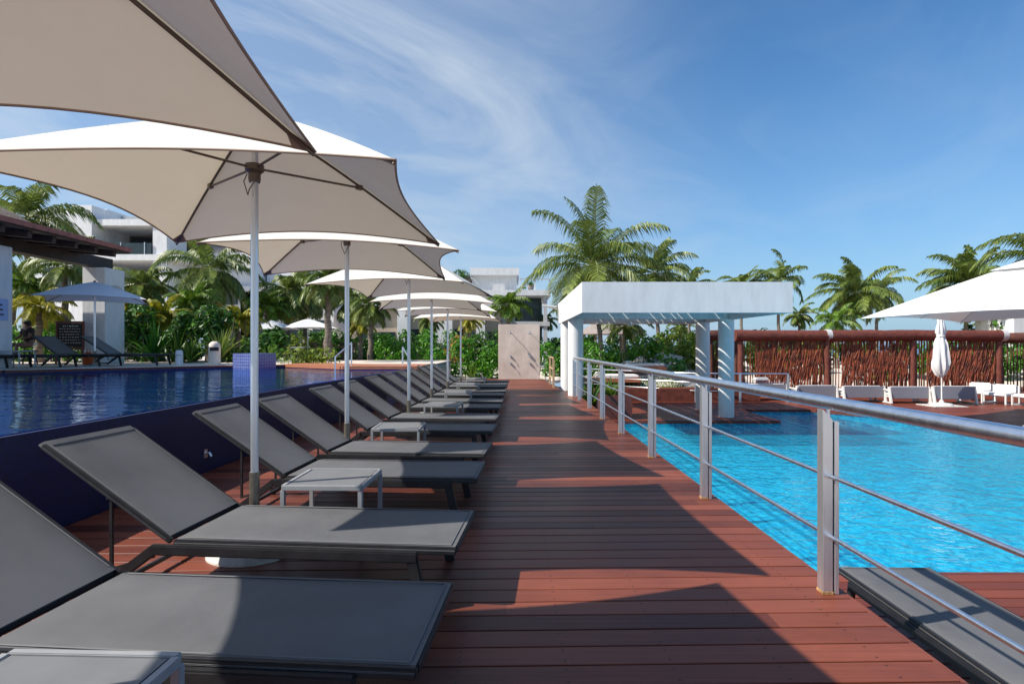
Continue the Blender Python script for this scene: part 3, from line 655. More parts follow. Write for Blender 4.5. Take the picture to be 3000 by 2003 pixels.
PS = [(-1.86, 1.335, 10, 1, 'nearest cream parasol, only its taut corner showing across the top left of the picture'),
      (-1.765, 3.9, 2, 1, 'cream parasol whose whole underside, hub and struts show, first pole from the camera'),
      (-1.845, 6.36, 10, 1, 'cream parasol, second pole from the camera'),
      (-1.65, 9.1, -8, 0.985, 'cream parasol, third pole from the camera'),
      (-1.66, 11.75, 9, 0.955, 'cream parasol, fourth pole from the camera'),
      (-1.61, 14.25, 6, 0.95, 'cream parasol, fifth pole from the camera'),
      (-1.51, 16.75, -4, 0.93, 'farthest cream parasol of the row, its right tip pointing at the stone shower wall')]
for i, (x, y, rz, sz, lb) in enumerate(PS):
    o = pp if i == 0 else copy_tree(pp)
    o.location = (x, y, 0); o.rotation_euler.z = R(rz); o.scale = (1, 1, sz); tag(o, lb, 'parasol', GP)
# the parasol on the left terrace (canvas tinted blue for shade) and two garden parasols
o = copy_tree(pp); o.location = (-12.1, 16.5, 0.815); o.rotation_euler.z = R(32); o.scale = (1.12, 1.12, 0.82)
tag(o, 'parasol with canvas tinted blue for shade, over the far left terrace loungers', 'parasol')
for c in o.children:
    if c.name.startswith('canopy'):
        c.data = c.data.copy(); c.data.materials[0] = MT['shade_blue_canvas']
for (x, y, rz, lb) in [(-11.25, 26.6, 40, 'white garden parasol, left one of the two beyond the raised pool'), (-9.4, 26.2, 38, 'white garden parasol, right one of the two beyond the raised pool')]:
    o = copy_tree(pp); o.location = (x, y, gh(x, y)); o.scale = (0.9, 0.9, 0.70); o.rotation_euler.z = R(rz); tag(o, lb, 'parasol', 'two parasols over the garden tables')
    for c in o.children:
        if c.name.startswith('canopy'): c.data = c.data.copy(); c.data.materials[0] = MT['white_canvas']
# big white parasol at the right edge
r = empty('large_parasol', (12.6, 13.9, -0.60), R(28), 'huge white parasol reaching in from the right edge above the closed umbrella', 'parasol')
s2, zc2, za2 = 2.55, 2.72, 4.08
canopy_mb(s2, zc2, za2, 0.05, 1.05, 12).build('canopy', MT['white_canvas'], r)
canopy_mb(0.55, za2-0.21, za2+0.05, 0.02, 1.0, 4).build('vent_cap', MT['white_canvas'], r)
MB().tube([(0, 0, 0.08), (0, 0, 4.1)], 0.045, 16).build('pole', MT['white_metal'], r, smooth=True)
MB().lathe([(0.10, 0), (0.10, 0.05), (0.06, 0.08)], seg=20).build('base', MT['alu'], r)
for q in range(8):
    a = q*math.pi/4; D = s2*(math.sqrt(2) if q % 2 else 0.95)
    tt = 1 if q % 2 else 0.95
    MB().tube([(0, 0, za2-0.06), (math.cos(a)*D*0.5, math.sin(a)*D*0.5, zc2+(za2-zc2)*(1-(0.5*tt)**1.05)-0.06), (math.cos(a)*D*0.98, math.sin(a)*D*0.98, zc2+(za2-zc2)*(1-(0.98*tt)**1.05)-0.04)], 0.014, 6).build('rib', MT['white_metal'], r)
# closed umbrella
r = empty('closed_umbrella', (14.35, 19.0, -0.60), 0, 'folded white umbrella on a thin pole before the red brown stick fence', 'umbrella')
MB().bb(-0.55, 0.55, -0.45, 0.45, 0, 0.03).lathe([(0.34, 0.03), (0.3, 0.09), (0.08, 0.12), (0.05, 0.2)], seg=24).build('base', MT['white_base'], r, bevel=0.006)
MB().tube([(0, 0, 0.1), (0, 0, 3.1)], 0.022, 12).build('pole', MT['white_metal'], r, smooth=True)
cl = MB(); prof = [(0.07, 1.0), (0.16, 1.06), (0.27, 1.25), (0.30, 1.45), (0.25, 1.8), (0.22, 2.1), (0.14, 2.28), (0.10, 2.35), (0.17, 2.45), (0.15, 2.62), (0.10, 2.8), (0.14, 3.0), (0.05, 3.12)]
seg = 28; rr = random.Random(3)
for k, (ra, z) in enumerate(prof):
    for i in range(seg):
        t = 2*math.pi*i/seg; q = 0.84*ra*(1+0.20*math.sin(t*8+z*1.2)+0.10*math.sin(t*5-z*4))
        cl.v.append((q*math.cos(t)-0.03, q*0.8*math.sin(t), z+(0.06*math.sin(t*4) if k < 2 else 0)))
for k in range(len(prof)-1):
    for i in range(seg): cl.f.append((k*seg+i, k*seg+(i+1) % seg, (k+1)*seg+(i+1) % seg, (k+1)*seg+i))
cl.build('folded_canopy', MT['white_canvas'], r, smooth=True)
MB().lathe([(0.125, 2.31), (0.125, 2.37)], (-0.03, 0, 0), 16).build('tie_band', MT['cushion'], r)

# ================================================================== STEEL RAILING BY THE BOARDWALK
r = empty('railing', (1.8, 3.24, 0), 0, 'brushed steel railing with thick round handrail between the boardwalk and the aqua pool', 'railing')
posts = [(1.81, 1.2), (1.80, 3.24), (1.785, 5.24), (1.765, 7.17), (1.75, 9.1), (1.74, 10.95), (1.735, 12.75), (1.72, 14.5), (1.71, 15.6)]
def loc(x, y): return (x-1.8, y-3.24)
pts = [loc(1.82, -0.6)]+[loc(*p) for p in posts]
MB().tube([(x, y, 1.078) for x, y in pts], 0.037, 20).build('handrail', MT['steel'], r, smooth=True)
for z in (0.665, 0.325):
    for (a, b_) in zip(pts[:-1], pts[1:]):
        MB().tube([(a[0]+0.0, a[1]+0.0, z), (b_[0], b_[1], z)], 0.0125, 10).build('mid_rail', MT['steel'], r, smooth=True)
for i, (x, y) in enumerate(posts):
    x, y = loc(x, y)
    pm = MB()
    # two flat uprights with a slot between them, tops mitred, a round stem under the handrail
    for (xa, xb, c0, c1) in ((-0.046, 0.010, 1.045, 0.985), (0.020, 0.046, 0.975, 0.975)):
        pm.add([(x+xa, y-0.032, 0), (x+xb, y-0.032, 0), (x+xb, y+0.032, 0), (x+xa, y+0.032, 0),
                (x+xa, y-0.032, c0), (x+xb, y-0.032, c1), (x+xb, y+0.032, c1), (x+xa, y+0.032, c0)],
               [(3, 2, 1, 0), (4, 5, 6, 7), (0, 1, 5, 4), (1, 2, 6, 5), (2, 3, 7, 6), (3, 0, 4, 7)])
    pm.bb(x+0.012, x+0.018, y-0.02, y+0.02, 0.02, 0.94)
    po = pm.build('post', MT['alu'], r, bevel=0.004)
    MB().tube([(x+0.0, y, 0.95), (x+0.0, y, 1.05)], 0.011, 8).build('stem', MT['steel'], po)
    MB().bb(x-0.0485, x+0.0125, y-0.0345, y+0.0345, 0.001, 0.016).build('foot_stain', MT['rust'], po)
# short railing behind the pergola column
r = empty('end_railing', (1.40, 19.2, 0), 0, 'short pale railing at the far end of the boardwalk, left of the white columns', 'railing')
for (dx, dy) in ((0, 0), (0.0, 1.7)):
    MB().bar((dx, dy, 0), (dx, dy, 0.98), 0.07, 0.07).build('post', MT['beach_wood'], r)
for z in (1.0, 0.62, 0.3): MB().tube([(0, -0.05, z), (0, 1.75, z)], 0.025, 8).build('rail', MT['beach_wood'], r)

# ================================================================== WHITE PERGOLA
r = empty('pergola', (4.0, 16.0, -0.6), 0, 'white flat roofed pergola on round columns standing between the boardwalk and the aqua pool', 'pergola')
PX0, PX1, PY0, PY1, PZ0, PZ1 = 1.55-4.0, 6.22-4.0, 12.6-16, 19.2-16, 2.74, 3.42
MB().bb(PX0, PX1, PY0, PY0+0.14, PZ0, PZ1).build('front_beam', MT['stucco'], r)
MB().bb(PX0, PX1, PY1-0.14, PY1, PZ0, PZ1-0.02).build('back_beam', MT['stucco'], r)
MB().bb(PX0, PX0+0.14, PY0+0.142, PY1-0.142, PZ0, PZ1-0.003).build('side_beam', MT['stucco'], r)
MB().bb(PX1-0.14, PX1, PY0+0.142, PY1-0.142, PZ0, PZ1-0.003).build('side_beam', MT['stucco'], r)
sl = MB(); x = PX0+0.145; k = 0; rnd = random.Random(5)
gaps = {4, 7, 13, 15, 17, 18, 20, 26}
while x < PX1-0.30:
    wd = 0.115; sl.bb(x, x+wd, PY0+0.145, PY1-0.145, PZ1-0.085, PZ1-0.06)
    x += wd+(0.062 if k in gaps else 0.001); k += 1
sl.bb(x, PX1-0.142, PY0+0.145, PY1-0.145, PZ1-0.14, PZ1-0.06)
sl.build('roof_slats', MT['stucco'], r)
MB().bb(PX0+0.145, PX1-0.145, -0.05+0.0, 0.25, PZ0+0.02, PZ1-0.15).build('inner_beam', MT['stucco'], r)
MB().bb(PX0+0.145, PX1-0.145, 1.95, 2.2, PZ0+0.02, PZ1-0.15).build('inner_beam', MT['stucco'], r)
for (cx, cy, zb) in ((1.80, 16.1, 0), (1.76, 18.05, 0), (6.06, 16.1, -0.6), (6.05, 18.05, -0.6)):
    MB().lathe([(0.215, zb+0.6), (0.215, 2.76)], (cx-4, cy-16, 0), 32).build('column', MT['stucco'], r, smooth=True)
# spot lamps under the roof
for (cx, cy) in ((5.35, 14.3), (3.6, 17.4)):
    o = MB().lathe([(0.11, 2.62), (0.11, 2.68), (0.03, 2.70), (0.02, PZ1-0.14)], (cx-4, cy-16, 0), 20).build('ceiling_lamp', MT['white_metal'], r, smooth=True)
# small floodlight on the far left corner of the roof
o = empty('floodlight', (1.50, 18.9, 2.72), 0, 'small white floodlight arm sticking out left of the pergola roof', 'lamp')
MB().bar((-0.02, 0, -0.02), (-0.5, 0, 0.02), 0.2, 0.05).build('lamp_head', MT['white_metal'], o, bevel=0.01)
MB().tube([(-0.0, 0, -0.1), (-0.3, 0, -0.02)], 0.02, 6).build('arm', MT['white_metal'], o)

# ================================================================== SHOWER WALL
r = empty('shower_wall', (0.3, 24.15, 0), 0, 'tall beige stone slab with outdoor showers at the far end of the boardwalk', 'shower wall')
MB().bb(-0.88, 0.88, 0, 0.22, -0.3, 2.32).build('stone_slab', MT['stone'], r, bevel=0.01)
for sx in (-0.38, 0.44):
    MB().tube([(sx, 0.0, 2.0), (sx, -0.22, 2.02), (sx, -0.30, 1.97)], 0.013, 8).lathe([(0.05, 1.90), (0.06, 1.93), (0.02, 1.97)], (sx, -0.30, 0), 14).build('shower_head', MT['steel'], r, smooth=True)
    for z, L in ((0.98, 0.10), (0.68, 0.12)):
        MB().lathe([(0.045, z-0.01), (0.045, z+0.03)], (sx, -0.035, 0), 12).tube([(sx, 0, z), (sx, -L, z), (sx, -L-0.02, z-0.06)], 0.012, 8).build('tap', MT['steel'], r, smooth=True)
# pale flat stones round the end of the boardwalk
st = MB(); rnd = random.Random(12)
# ================================================================== LOWER PLATFORM: PLANTER, RAILS, LOW WALLS
o = empty('planter_box', (2.85, 15.9, -0.60), 0, 'dark brown timber planter box beside the boardwalk under the pergola', 'planter')
pb = MB(); 
for (x0, x1, y0, y1) in ((-0.42, 0.42, -0.42, -0.38), (-0.42, 0.42, 0.38, 0.42), (-0.42, -0.38, -0.378, 0.378), (0.38, 0.42, -0.378, 0.378)): pb.bb(x0, x1, y0, y1, 0, 0.66)
pb.build('box', MT['dark_brown_wood'], o); MB().bb(-0.376, 0.376, -0.376, 0.376, 0.02, 0.58).build('soil', MT['soil'], o)
lw = MB().bb(2.4, 9.0, 20.6, 20.85, -0.60, -0.14).bb(2.4, 2.6, 20.86, 25, -0.60, -0.14)
tag(lw.build('timber_bench_wall', MT['brown_wood'], bevel=0.01), 'low red brown timber wall at the back of the pergola platform', 'wall')
r = empty('platform_railing', (6.6, 20.2, -0.60), 0, 'thin steel railing at the back of the pergola platform', 'railing')
rp = [(-4.0, 5.2), (-2.2, 2.6), (0.0, 0.25), (1.5, 0.0), (3.2, 0.0)]
MB().tube([(a, c, 1.02) for a, c in rp], 0.028, 10).build('handrail', MT['steel'], r, smooth=True)
for z in (0.7, 0.4): MB().tube([(a, c, z) for a, c in rp], 0.012, 8).build('mid_rail', MT['steel'], r, smooth=True)
for (a, c) in rp: MB().bar((a, c, 0), (a, c, 1.0), 0.06, 0.06).build('post', MT['alu'], r)
# pool ladder hoop in the corner by the boardwalk
o = empty('pool_ladder', (2.15, 10.6, -0.70), 0, 'white curved pool grab rail just beyond the railing posts', 'pool ladder')
MB().tube([(0.0, 0, -0.5), (0, 0, 0.25), (-0.03, 0, 0.42), (-0.12, 0, 0.5), (-0.22, 0, 0.42)], 0.022, 10).build('grab_rail', MT['white_metal'], o, smooth=True)
MB().tube([(0.0, 0.45, -0.5), (0, 0.45, 0.25), (-0.03, 0.45, 0.42), (-0.12, 0.45, 0.5), (-0.22, 0.45, 0.42)], 0.022, 10).build('grab_rail', MT['white_metal'], o, smooth=True)
for z in (-0.1, -0.35): MB().bb(-0.04, 0.04, 0.0, 0.45, z, z+0.02).build('step', MT['white_metal'], o)

# stair rails at the far ledge of the raised pool
for (pts_, lb) in (([(-4.6, 16.3, 0.83), (-4.6, 16.3, 1.5), (-4.85, 15.6, 1.1), (-4.85, 15.6, 0.6)], 'bent steel grab rail on the timber ledge, left of the third parasol pole'),
                   ([(-3.25, 16.9, 0.83), (-3.25, 16.9, 1.36), (-2.72, 15.2, 1.03), (-2.72, 15.2, 0.5)], 'bent steel grab rail at the right end of the timber ledge')):
    c0 = Vector(pts_[0]); o = empty('grab_rail', c0, 0, lb, 'grab rail', 'grab rails on the timber ledge')
    MB().tube([Vector(p)-c0 for p in pts_], 0.022, 8).build('bent_tube', MT['steel'], o)
    MB().lathe([(0.05, 0), (0.05, 0.02)], (0, 0, 0), 12).build('flange', MT['steel'], o)

# ================================================================== STICK FENCE
def stick_panel(m, x0, x1, z0, z1, rnd, dense):
    x = x0
    while x < x1:
        u_ = (x-x0)/(x1-x0); d = dense(u_)
        r0 = rnd.uniform(0.018, 0.032); yb = rnd.uniform(-0.03, 0.03); P = []
        wob = 0.012 if d < 0.5 else 0.035
        for k in range(6):
            t = k/5; P.append((x+rnd.uniform(-wob, wob), yb+rnd.uniform(-wob, wob), z0+(z1-z0)*t))
        m.tube(P, r0, 5, False)
        x += rnd.uniform(0.105, 0.13) if d < 0.5 else rnd.uniform(0.038, 0.058)
    # leaning twigs
    nt_ = int((x1-x0)*95)
    for _ in range(nt_):
        u_ = rnd.random()
        if dense(u_) < 0.5: continue
        x = x0+(x1-x0)*u_; z = rnd.uniform(z0+0.1, z1-0.7); L = rnd.uniform(0.45, 0.95); dx = rnd.uniform(0.04, 0.30)*(1 if rnd.random() < .85 else -1)
        y = rnd.uniform(-0.07, -0.02)
        if not (x0 < x+dx < x1): continue
        m.tube([(x, y, z), (x+dx*0.4+rnd.uniform(-.03, .03), y, z+L*0.5), (x+dx, y, z+L)], [0.022, 0.02, 0.012], 5, False)
def fence(name, x0, y0, x1, y1, nb, label, mat_, seed, zb=-0.6, zt=2.1, gap=0.2):
    L = math.hypot(x1-x0, y1-y0); a = math.atan2(y1-y0, x1-x0)
    r = empty(name, (x0, y0, zb), a, label, 'fence'); H = zt-zb; rnd = random.Random(seed)
    for i in range(nb+1):
        x = L*i/nb; P = [(x+rnd.uniform(-.015, .015), rnd.uniform(-.01, .01), H*0.82*k/5) for k in range(6)]
        MB().tube(P, [0.14, 0.135, 0.13, 0.13, 0.125, 0.125], 12).build('post', MT['brown_wood'] if mat_ is MT['stick'] else mat_, r, smooth=True)
    for i in range(nb):
        xa, xb = L*i/nb+(0.02 if i else -0.25), L*(i+1)/nb-0.02+(0.25 if i == nb-1 else 0)
        P = [(xa+(xb-xa)*k/6, rnd.uniform(-.012, .012), H-0.25+rnd.uniform(-.012, .012)) for k in range(7)]
        MB().tube(P, [0.245+rnd.uniform(-.012, .012) for _ in P], 14).build('top_log', MT['brown_wood'] if mat_ is MT['stick'] else mat_, r, smooth=True)
        m = MB(); xa, xb = L*i/nb+0.17, L*(i+1)/nb-0.16
        stick_panel(m, xa, xb, 0.05, H-0.48, rnd, (lambda u: 0 if u < gap else 1))
        m.build('stick_panel', mat_, r, smooth=True)
    return r
r = fence('stick_fence', 9.85, 24.5, 20.95, 24.5, 3, 'red brown fence of upright sticks under thick logs behind the white seats', MT['stick'], 11, gap=0.14)
for x in (3.72, 11.25):
    MB().tube([(x-0.10, 0, 2.46), (x+0.12, 0, 2.46)], 0.262, 14).build('log_cap', MT['stucco_grey'], r, smooth=True)
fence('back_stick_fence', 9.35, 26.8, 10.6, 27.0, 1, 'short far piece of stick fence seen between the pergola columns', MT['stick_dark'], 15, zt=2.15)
fence('side_stick_fence', 21.6, 25.2, 27, 23.5, 1, 'stick fence with shade put into its dark wood, at the right edge', MT['stick_dark'], 16, zt=2.0)

# ================================================================== WHITE LOUNGE SEATS ON THE LOWER DECK
def sofa(x, y, wd, rz, label, towel=False, h=0.58, sled=False):
    r = empty('deck_sofa', (x, y, -0.60), R(rz), label, 'sofa', 'white seats lined up before the stick fence')
    hw = wd/2
    # open loop end frames
    for s in (-1, 1):
        f = MB(); X = s*hw
        f.bar((X, -0.06, 0.0), (X, 0.06, h), 0.06, 0.10, (0, 1, 0)); f.bar((X, 0.82, 0), (X, 0.82, 0.46), 0.06, 0.08, (0, 1, 0))
        f.bar((X, -0.02, 0.03), (X, 0.86, 0.03), 0.055, 0.05); f.bar((X, 0.0, 0.47), (X, 0.86, 0.47), 0.058, 0.05)
        f.build('end_frame', MT['white_metal'], r, bevel=0.008)
    MB().box((0, 0.02, (0.17+h)/2), (wd-0.07, 0.05, h-0.17)).build('back_panel', MT['weave'], r, bevel=0.01)
    MB().box((0, 0.43, 0.24), (wd-0.07, 0.74, 0.05)).build('seat_base', MT['white_metal'], r)
    MB().box((0, 0.42, 0.335), (wd-0.12, 0.70, 0.13)).build('seat_cushion', MT['cushion'], r, bevel=0.03)
    MB().box((0, 0.13, h-0.14), (wd-0.14, 0.15, 0.30)).build('back_cushion', MT['cushion'], r, bevel=0.04)
    if towel:
        o = MB().box((x-0.15, y+0.15, 0.165), (0.5, 0.3, 0.07)).box((x-0.12, y+0.16, 0.215), (0.44, 0.26, 0.05)).build('towel', MT['white_cloth'], bevel=0.02)
        tag(o, 'folded white towel on the leftmost seat before the stick fence', 'towel')
sofa(9.35, 20.9, 1.5, 0, 'white seat farthest left before the fence, a folded towel on its back', True, 0.60)
sofa(10.95, 20.4, 1.42, 1, 'white back panel seat second from the left before the fence')
sofa(12.48, 20.15, 1.45, 0, 'white back panel seat third from the left before the fence')
sofa(13.85, 19.8, 1.36, -1, 'white back panel seat just left of the folded umbrella pole')
sofa(15.25, 19.6, 1.40, -2, 'white back panel seat just right of the folded umbrella pole', h=0.61)
def armchair(x, y, rz, label):
    r = empty('armchair', (x, y, -0.60), R(rz), label, 'armchair', 'white armchairs right of the folded umbrella')
    for s in (-1, 1):
        f = MB(); X = s*0.36
        f.bar((X, -0.36, 0.02), (X, 0.36, 0.02), 0.05, 0.04); f.bar((X, -0.36, 0.0), (X, -0.36, 0.36), 0.05, 0.05, (0, 1, 0)); f.bar((X, 0.36, 0), (X, 0.36, 0.62), 0.05, 0.06, (0, 1, 0))
        f.build('side_frame', MT['white_metal'], r, bevel=0.006)
    MB().box((0, 0.35, 0.46), (0.67, 0.04, 0.34)).build('back_panel', MT['weave'], r, bevel=0.008)
    MB().box((0, -0.02, 0.33), (0.69, 0.70, 0.12)).build('seat_cushion', MT['cushion'], r, bevel=0.03)
    MB().box((0, 0.27, 0.52), (0.64, 0.11, 0.28)).build('back_cushion', MT['cushion'], r, bevel=0.03)
armchair(17.0, 20.8, -62, 'white armchair facing left, nearest to the folded umbrella')
armchair(17.0, 19.8, -70, 'white armchair facing left, middle one of three at the right')
armchair(17.3, 18.9, -90, 'white armchair with cushion cut by the right edge')
# low cabana bed in the garden behind the pergola
for (x, y, lb) in ((5.2, 28.5, 'low timber daybed with white mattress on the lawn behind the railing'), (7.0, 30.5, 'low timber daybed farther back beside the sand mound')):
    r = empty('daybed', (x, y, gh(x, y)), 0, lb, 'daybed', 'timber daybeds in the garden')
    MB().box((0, 0, 0.22), (2.2, 1.4, 0.22)).build('frame', MT['orange_wood'], r, bevel=0.02)
    MB().box((0, 0, 0.41), (2.05, 1.3, 0.15)).build('mattress', MT['cushion'], r, bevel=0.04)
    MB().box((-0.85, 0, 0.54), (0.3, 0.9, 0.12)).build('pillow', MT['cushion'], r, bevel=0.04)
    for sx in (-1, 1):
        for sy in (-1, 1): MB().box((sx*1.0, sy*0.6, 0.05), (0.1, 0.1, 0.12)).build('leg', MT['brown_wood'], r)

# ================================================================== LEFT PAVILION
r = empty('pavilion', (-13.8, 17, 0.815), 0, 'thatched pavilion with dark timber beams on white square columns at the left edge', 'pavilion')
L0 = Vector((-13.8, 17, 0.815))
def B(x0, x1, y0, y1, z0, z1, mb=None): return (mb or MB()).bb(x0-L0.x, x1-L0.x, y0-L0.y, y1-L0.y, z0-L0.z, z1-L0.z)
B(-14.6, -13.30, 13.9, 15.15, 0.82, 4.02).build('column', MT['stucco'], r, bevel=0.01)
B(-14.2, -13.45, 18.8, 19.75, 0.82, 4.00).build('column', MT['stucco'], r, bevel=0.01)
B(-14.15, -13.75, 8.0, 19.6, 4.02, 4.38).build('main_beam', MT['beam_dark'], r)
B(-13.95, -13.6, 19.0, 19.5, 3.80, 4.02).build('beam_block', MT['beam_dark'], r)
for y in [8.4+0.78*k for k in range(13)]:
    P = (Vector((-12.4, y, 4.30))-L0, Vector((-16.5, y, 4.72))-L0)
    MB().bar(P[0], P[1], 0.13, 0.24).build('rafter', MT['beam_dark'], r)
MB().bar(Vector((-12.18, 7.5, 4.45))-L0, Vector((-12.18, 18.15, 4.45))-L0, 0.09, 0.13).build('eave_board', MT['eave'], r)
rm = MB()
A_ = [(-12.22, 7.5, 4.50), (-12.22, 18.2, 4.50), (-17, 16.9, 5.02), (-17, 7.5, 5.02), (-21.8, 18.2, 4.50), (-21.8, 7.5, 4.5)]
A_ = [Vector(p)-L0 for p in A_]; dn = Vector((0, 0, -0.16))
rm.add(A_+[p+dn for p in A_], [(0, 1, 2, 3), (1, 4, 2), (4, 5, 3, 2), (9, 8, 7, 6), (8, 10, 7), (8, 9, 11, 10), (0, 3, 9, 6), (0, 6, 7, 1), (1, 7, 10, 4)])
rm.build('ceiling_boards', MT['beam_dark'], r)
th = MB(); n_ = 14
for i in range(n_+1):
    for j in range(n_+1):
        u_, v_ = i/n_, j/n_
        p = Vector((-14.5, 7.5, 4.92)).lerp(Vector((-14.5, 17.9, 4.92)), v_).lerp(Vector((-18, 7.5, 6.8)).lerp(Vector((-18, 16.2, 6.8)), v_), u_)-L0
        p += Vector((0, 0, 0.10*noise.noise(p*1.7)+0.30*math.sin(math.pi*min(1, u_*1.0))*0.5)); th.v.append(p)
for i in range(n_):
    for j in range(n_):
        a = i*(n_+1)+j; th.f.append((a, a+n_+1, a+n_+2, a+1))
base = len(th.v)
for j in range(n_+1): th.v.append(Vector(th.v[j])-Vector((0, 0, 0.35)))
for j in range(n_): th.f.append((j, j+1, base+j+1, base+j))
base2 = len(th.v)
for i in range(n_+1): th.v.append(Vector(th.v[i*(n_+1)+n_])-Vector((0, -0.3, 0.5)))
for i in range(n_): th.f.append((i*(n_+1)+n_, (i+1)*(n_+1)+n_, base2+i+1, base2+i))
th.build('thatch', MT['thatch'], r, smooth=True)
# small notice on the big column
o = empty('column_notice', (-13.293, 14.5, 2.35), 0, 'pale blue notice with small marks on the big white column at the left edge', 'notice')
MB().bb(0, 0.012, -0.5, 0.5, -0.28, 0.28).build('board', pmat('pale_blue_board', (0.35, 0.48, 0.75), 0.6), o)
mk = MB()
for k, dz in enumerate((0.12, 0.0, -0.13)):
    for j in range(4): mk.bb(0.013, 0.018, -0.38+j*0.2, -0.28+j*0.2+0.02*k, dz-0.02, dz+0.02)
mk.build('lettering', MT['black_mark'], o)
# round sign hung from the column
o = empty('round_sign', (-13.25, 19.0, 3.16), 0, 'round white sign with black figures hanging beside the square column', 'sign')
MB().tube([(0, 0, 0), (0, 0.05, 0)], 0.27, 32).build('disc', MT['white_metal'], o, smooth=True)
mk = MB()
for dz in (0.10, -0.09): mk.bb(-0.03, 0.03, -0.004, -0.001, dz-0.05, dz+0.02).lathe([(0.03, 0), (0.03, 0.05)], (0, -0.002, dz+0.04), 8)
mk.build('marks', MT['black_mark'], o)
MB().bar((-0.45, 0.03, 0.0), (-0.27, 0.03, 0.0), 0.03, 0.03).build('bracket', MT['beam_dark'], o)
# menu board
o = empty('menu_board', (-14.3, 18.4, 0.815), R(10), 'framed blackboard menu with chalk lines standing behind the terrace loungers', 'menu board')
MB().bb(-0.36, 0.36, 0, 0.03, 0.55, 1.32).build('blackboard', MT['blackboard'], o)
f = MB(); f.bb(-0.41, 0.41, -0.01, 0.04, 1.322, 1.39).bb(-0.41, 0.41, -0.01, 0.04, 0.48, 0.548).bb(-0.41, -0.362, -0.01, 0.04, 0.55, 1.32).bb(0.362, 0.41, -0.01, 0.04, 0.55, 1.32)
f.build('frame', MT['brown_wood'], o)
for s in (-1, 1): MB().bar((s*0.36, 0.01, 0.5), (s*0.4, 0.0, 0), 0.05, 0.05).build('leg', MT['brown_wood'], o)
rnd = random.Random(9); f = MB()
for k in range(7):
    z = 1.23-k*0.09; x = -0.3 if k else -0.2
    while x < (0.28 if k else 0.2):
        l = rnd.uniform(0.02, 0.07); f.bb(x, x+l, -0.008, -0.003, z-(0.012 if k else 0.02), z+(0.012 if k else 0.02)); x += l+rnd.uniform(0.015, 0.04)
f.build('chalk_lettering', MT['chalk'], o)
# bollards
o = empty('bollard', (-10.15, 17.35, 0.815), 0, 'short white bollard on the rim of the raised pool', 'bollard')
MB().lathe([(0.11, 0), (0.10, 0.42), (0.07, 0.46)], seg=20).build('body', MT['stucco'], o, smooth=True); MB().lathe([(0.115, 0.30), (0.115, 0.33)], seg=20).build('band', MT['stucco_grey'], o)
o = empty('waste_bin', (-9.15, 17.5, 0.815), R(25), 'pale round topped waste bin with a dark slot behind the raised pool', 'waste bin')
MB().lathe([(0.17, 0), (0.17, 0.56), (0.155, 0.64), (0.11, 0.70), (0.05, 0.73)], seg=24).build('body', MT['stone'], o, smooth=True)
MB().bb(-0.12, 0.12, -0.178, -0.12, 0.44, 0.55).build('slot', MT['blackboard'], o)

# person sitting at the back of the terrace, seen from behind
def skinned(name, verts, edges, radii, m, parent, sub=2):
    me = bpy.data.meshes.new(name); me.from_pydata(verts, edges, []); o = bpy.data.objects.new(name, me); col.objects.link(o); o.parent = parent
    sk = o.modifiers.new('skin', 'SKIN')
    for i, rr_ in enumerate(radii): me.skin_vertices[0].data[i].radius = (rr_, rr_)
    me.skin_vertices[0].data[0].use_root = True
    ss = o.modifiers.new('sub', 'SUBSURF'); ss.levels = sub; ss.render_levels = sub; me.materials.append(m); sk.use_smooth_shade = True
    return o
r = empty('person', (-15.25, 18.0, 0.815+0.12), R(160), 'dark haired person in black top and white towel, sitting on the far terrace', 'person')
V_ = [(0, 0, 0.50), (0, 0.02, 0.70), (0, 0.04, 0.90), (0, 0.07, 1.04), (0, 0.09, 1.12), (0, 0.12, 1.22), (0.17, 0.07, 1.00), (0.23, 0.14, 0.76), (0.14, 0.34, 0.68), (-0.17, 0.07, 1.00), (-0.23, 0.14, 0.76), (-0.14, 0.34, 0.68),
      (0.10, 0.06, 0.49), (0.13, 0.44, 0.50), (0.13, 0.46, 0.10), (0.13, 0.58, 0.05), (-0.10, 0.06, 0.49), (-0.13, 0.44, 0.50), (-0.13, 0.46, 0.10), (-0.13, 0.58, 0.05)]
E_ = [(0, 1), (1, 2), (2, 3), (3, 4), (4, 5), (3, 6), (6, 7), (7, 8), (3, 9), (9, 10), (10, 11), (0, 12), (12, 13), (13, 14), (14, 15), (0, 16), (16, 17), (17, 18), (18, 19)]
rd = [0.15, 0.13, 0.145, 0.10, 0.055, 0.095, 0.06, 0.045, 0.035, 0.06, 0.045, 0.035, 0.085, 0.065, 0.04, 0.035, 0.085, 0.065, 0.04, 0.035]
skinned('body', V_, E_, rd, MT['skin'], r)
skinned('top', [(0, 0, 0.55), (0, 0.02, 0.72), (0, 0.04, 0.90), (0, 0.06, 1.02), (0.175, 0.07, 0.99), (0.215, 0.12, 0.84), (-0.175, 0.07, 0.99), (-0.215, 0.12, 0.84)],
        [(0, 1), (1, 2), (2, 3), (3, 4), (4, 5), (3, 6), (6, 7)], [0.165, 0.15, 0.165, 0.115, 0.075, 0.062, 0.075, 0.062], MT['black_cloth'], r)
skinned('hair', [(0, 0.11, 1.26), (0, 0.07, 1.18), (0, 0.0, 1.05)], [(0, 1), (1, 2)], [0.112, 0.105, 0.06], MT['black_cloth'], r)
skinned('towel_wrap', [(0, -0.02, 0.44), (0, 0, 0.60)], [(0, 1)], [0.21, 0.17], MT['white_cloth'], r)
o = empty('stool', (-15.25, 18.0, 0.815), 0, 'dark stool under the sitting person', 'stool')
MB().lathe([(0.19, 0.40), (0.19, 0.46)], seg=20).build('seat', MT['frame'], o)
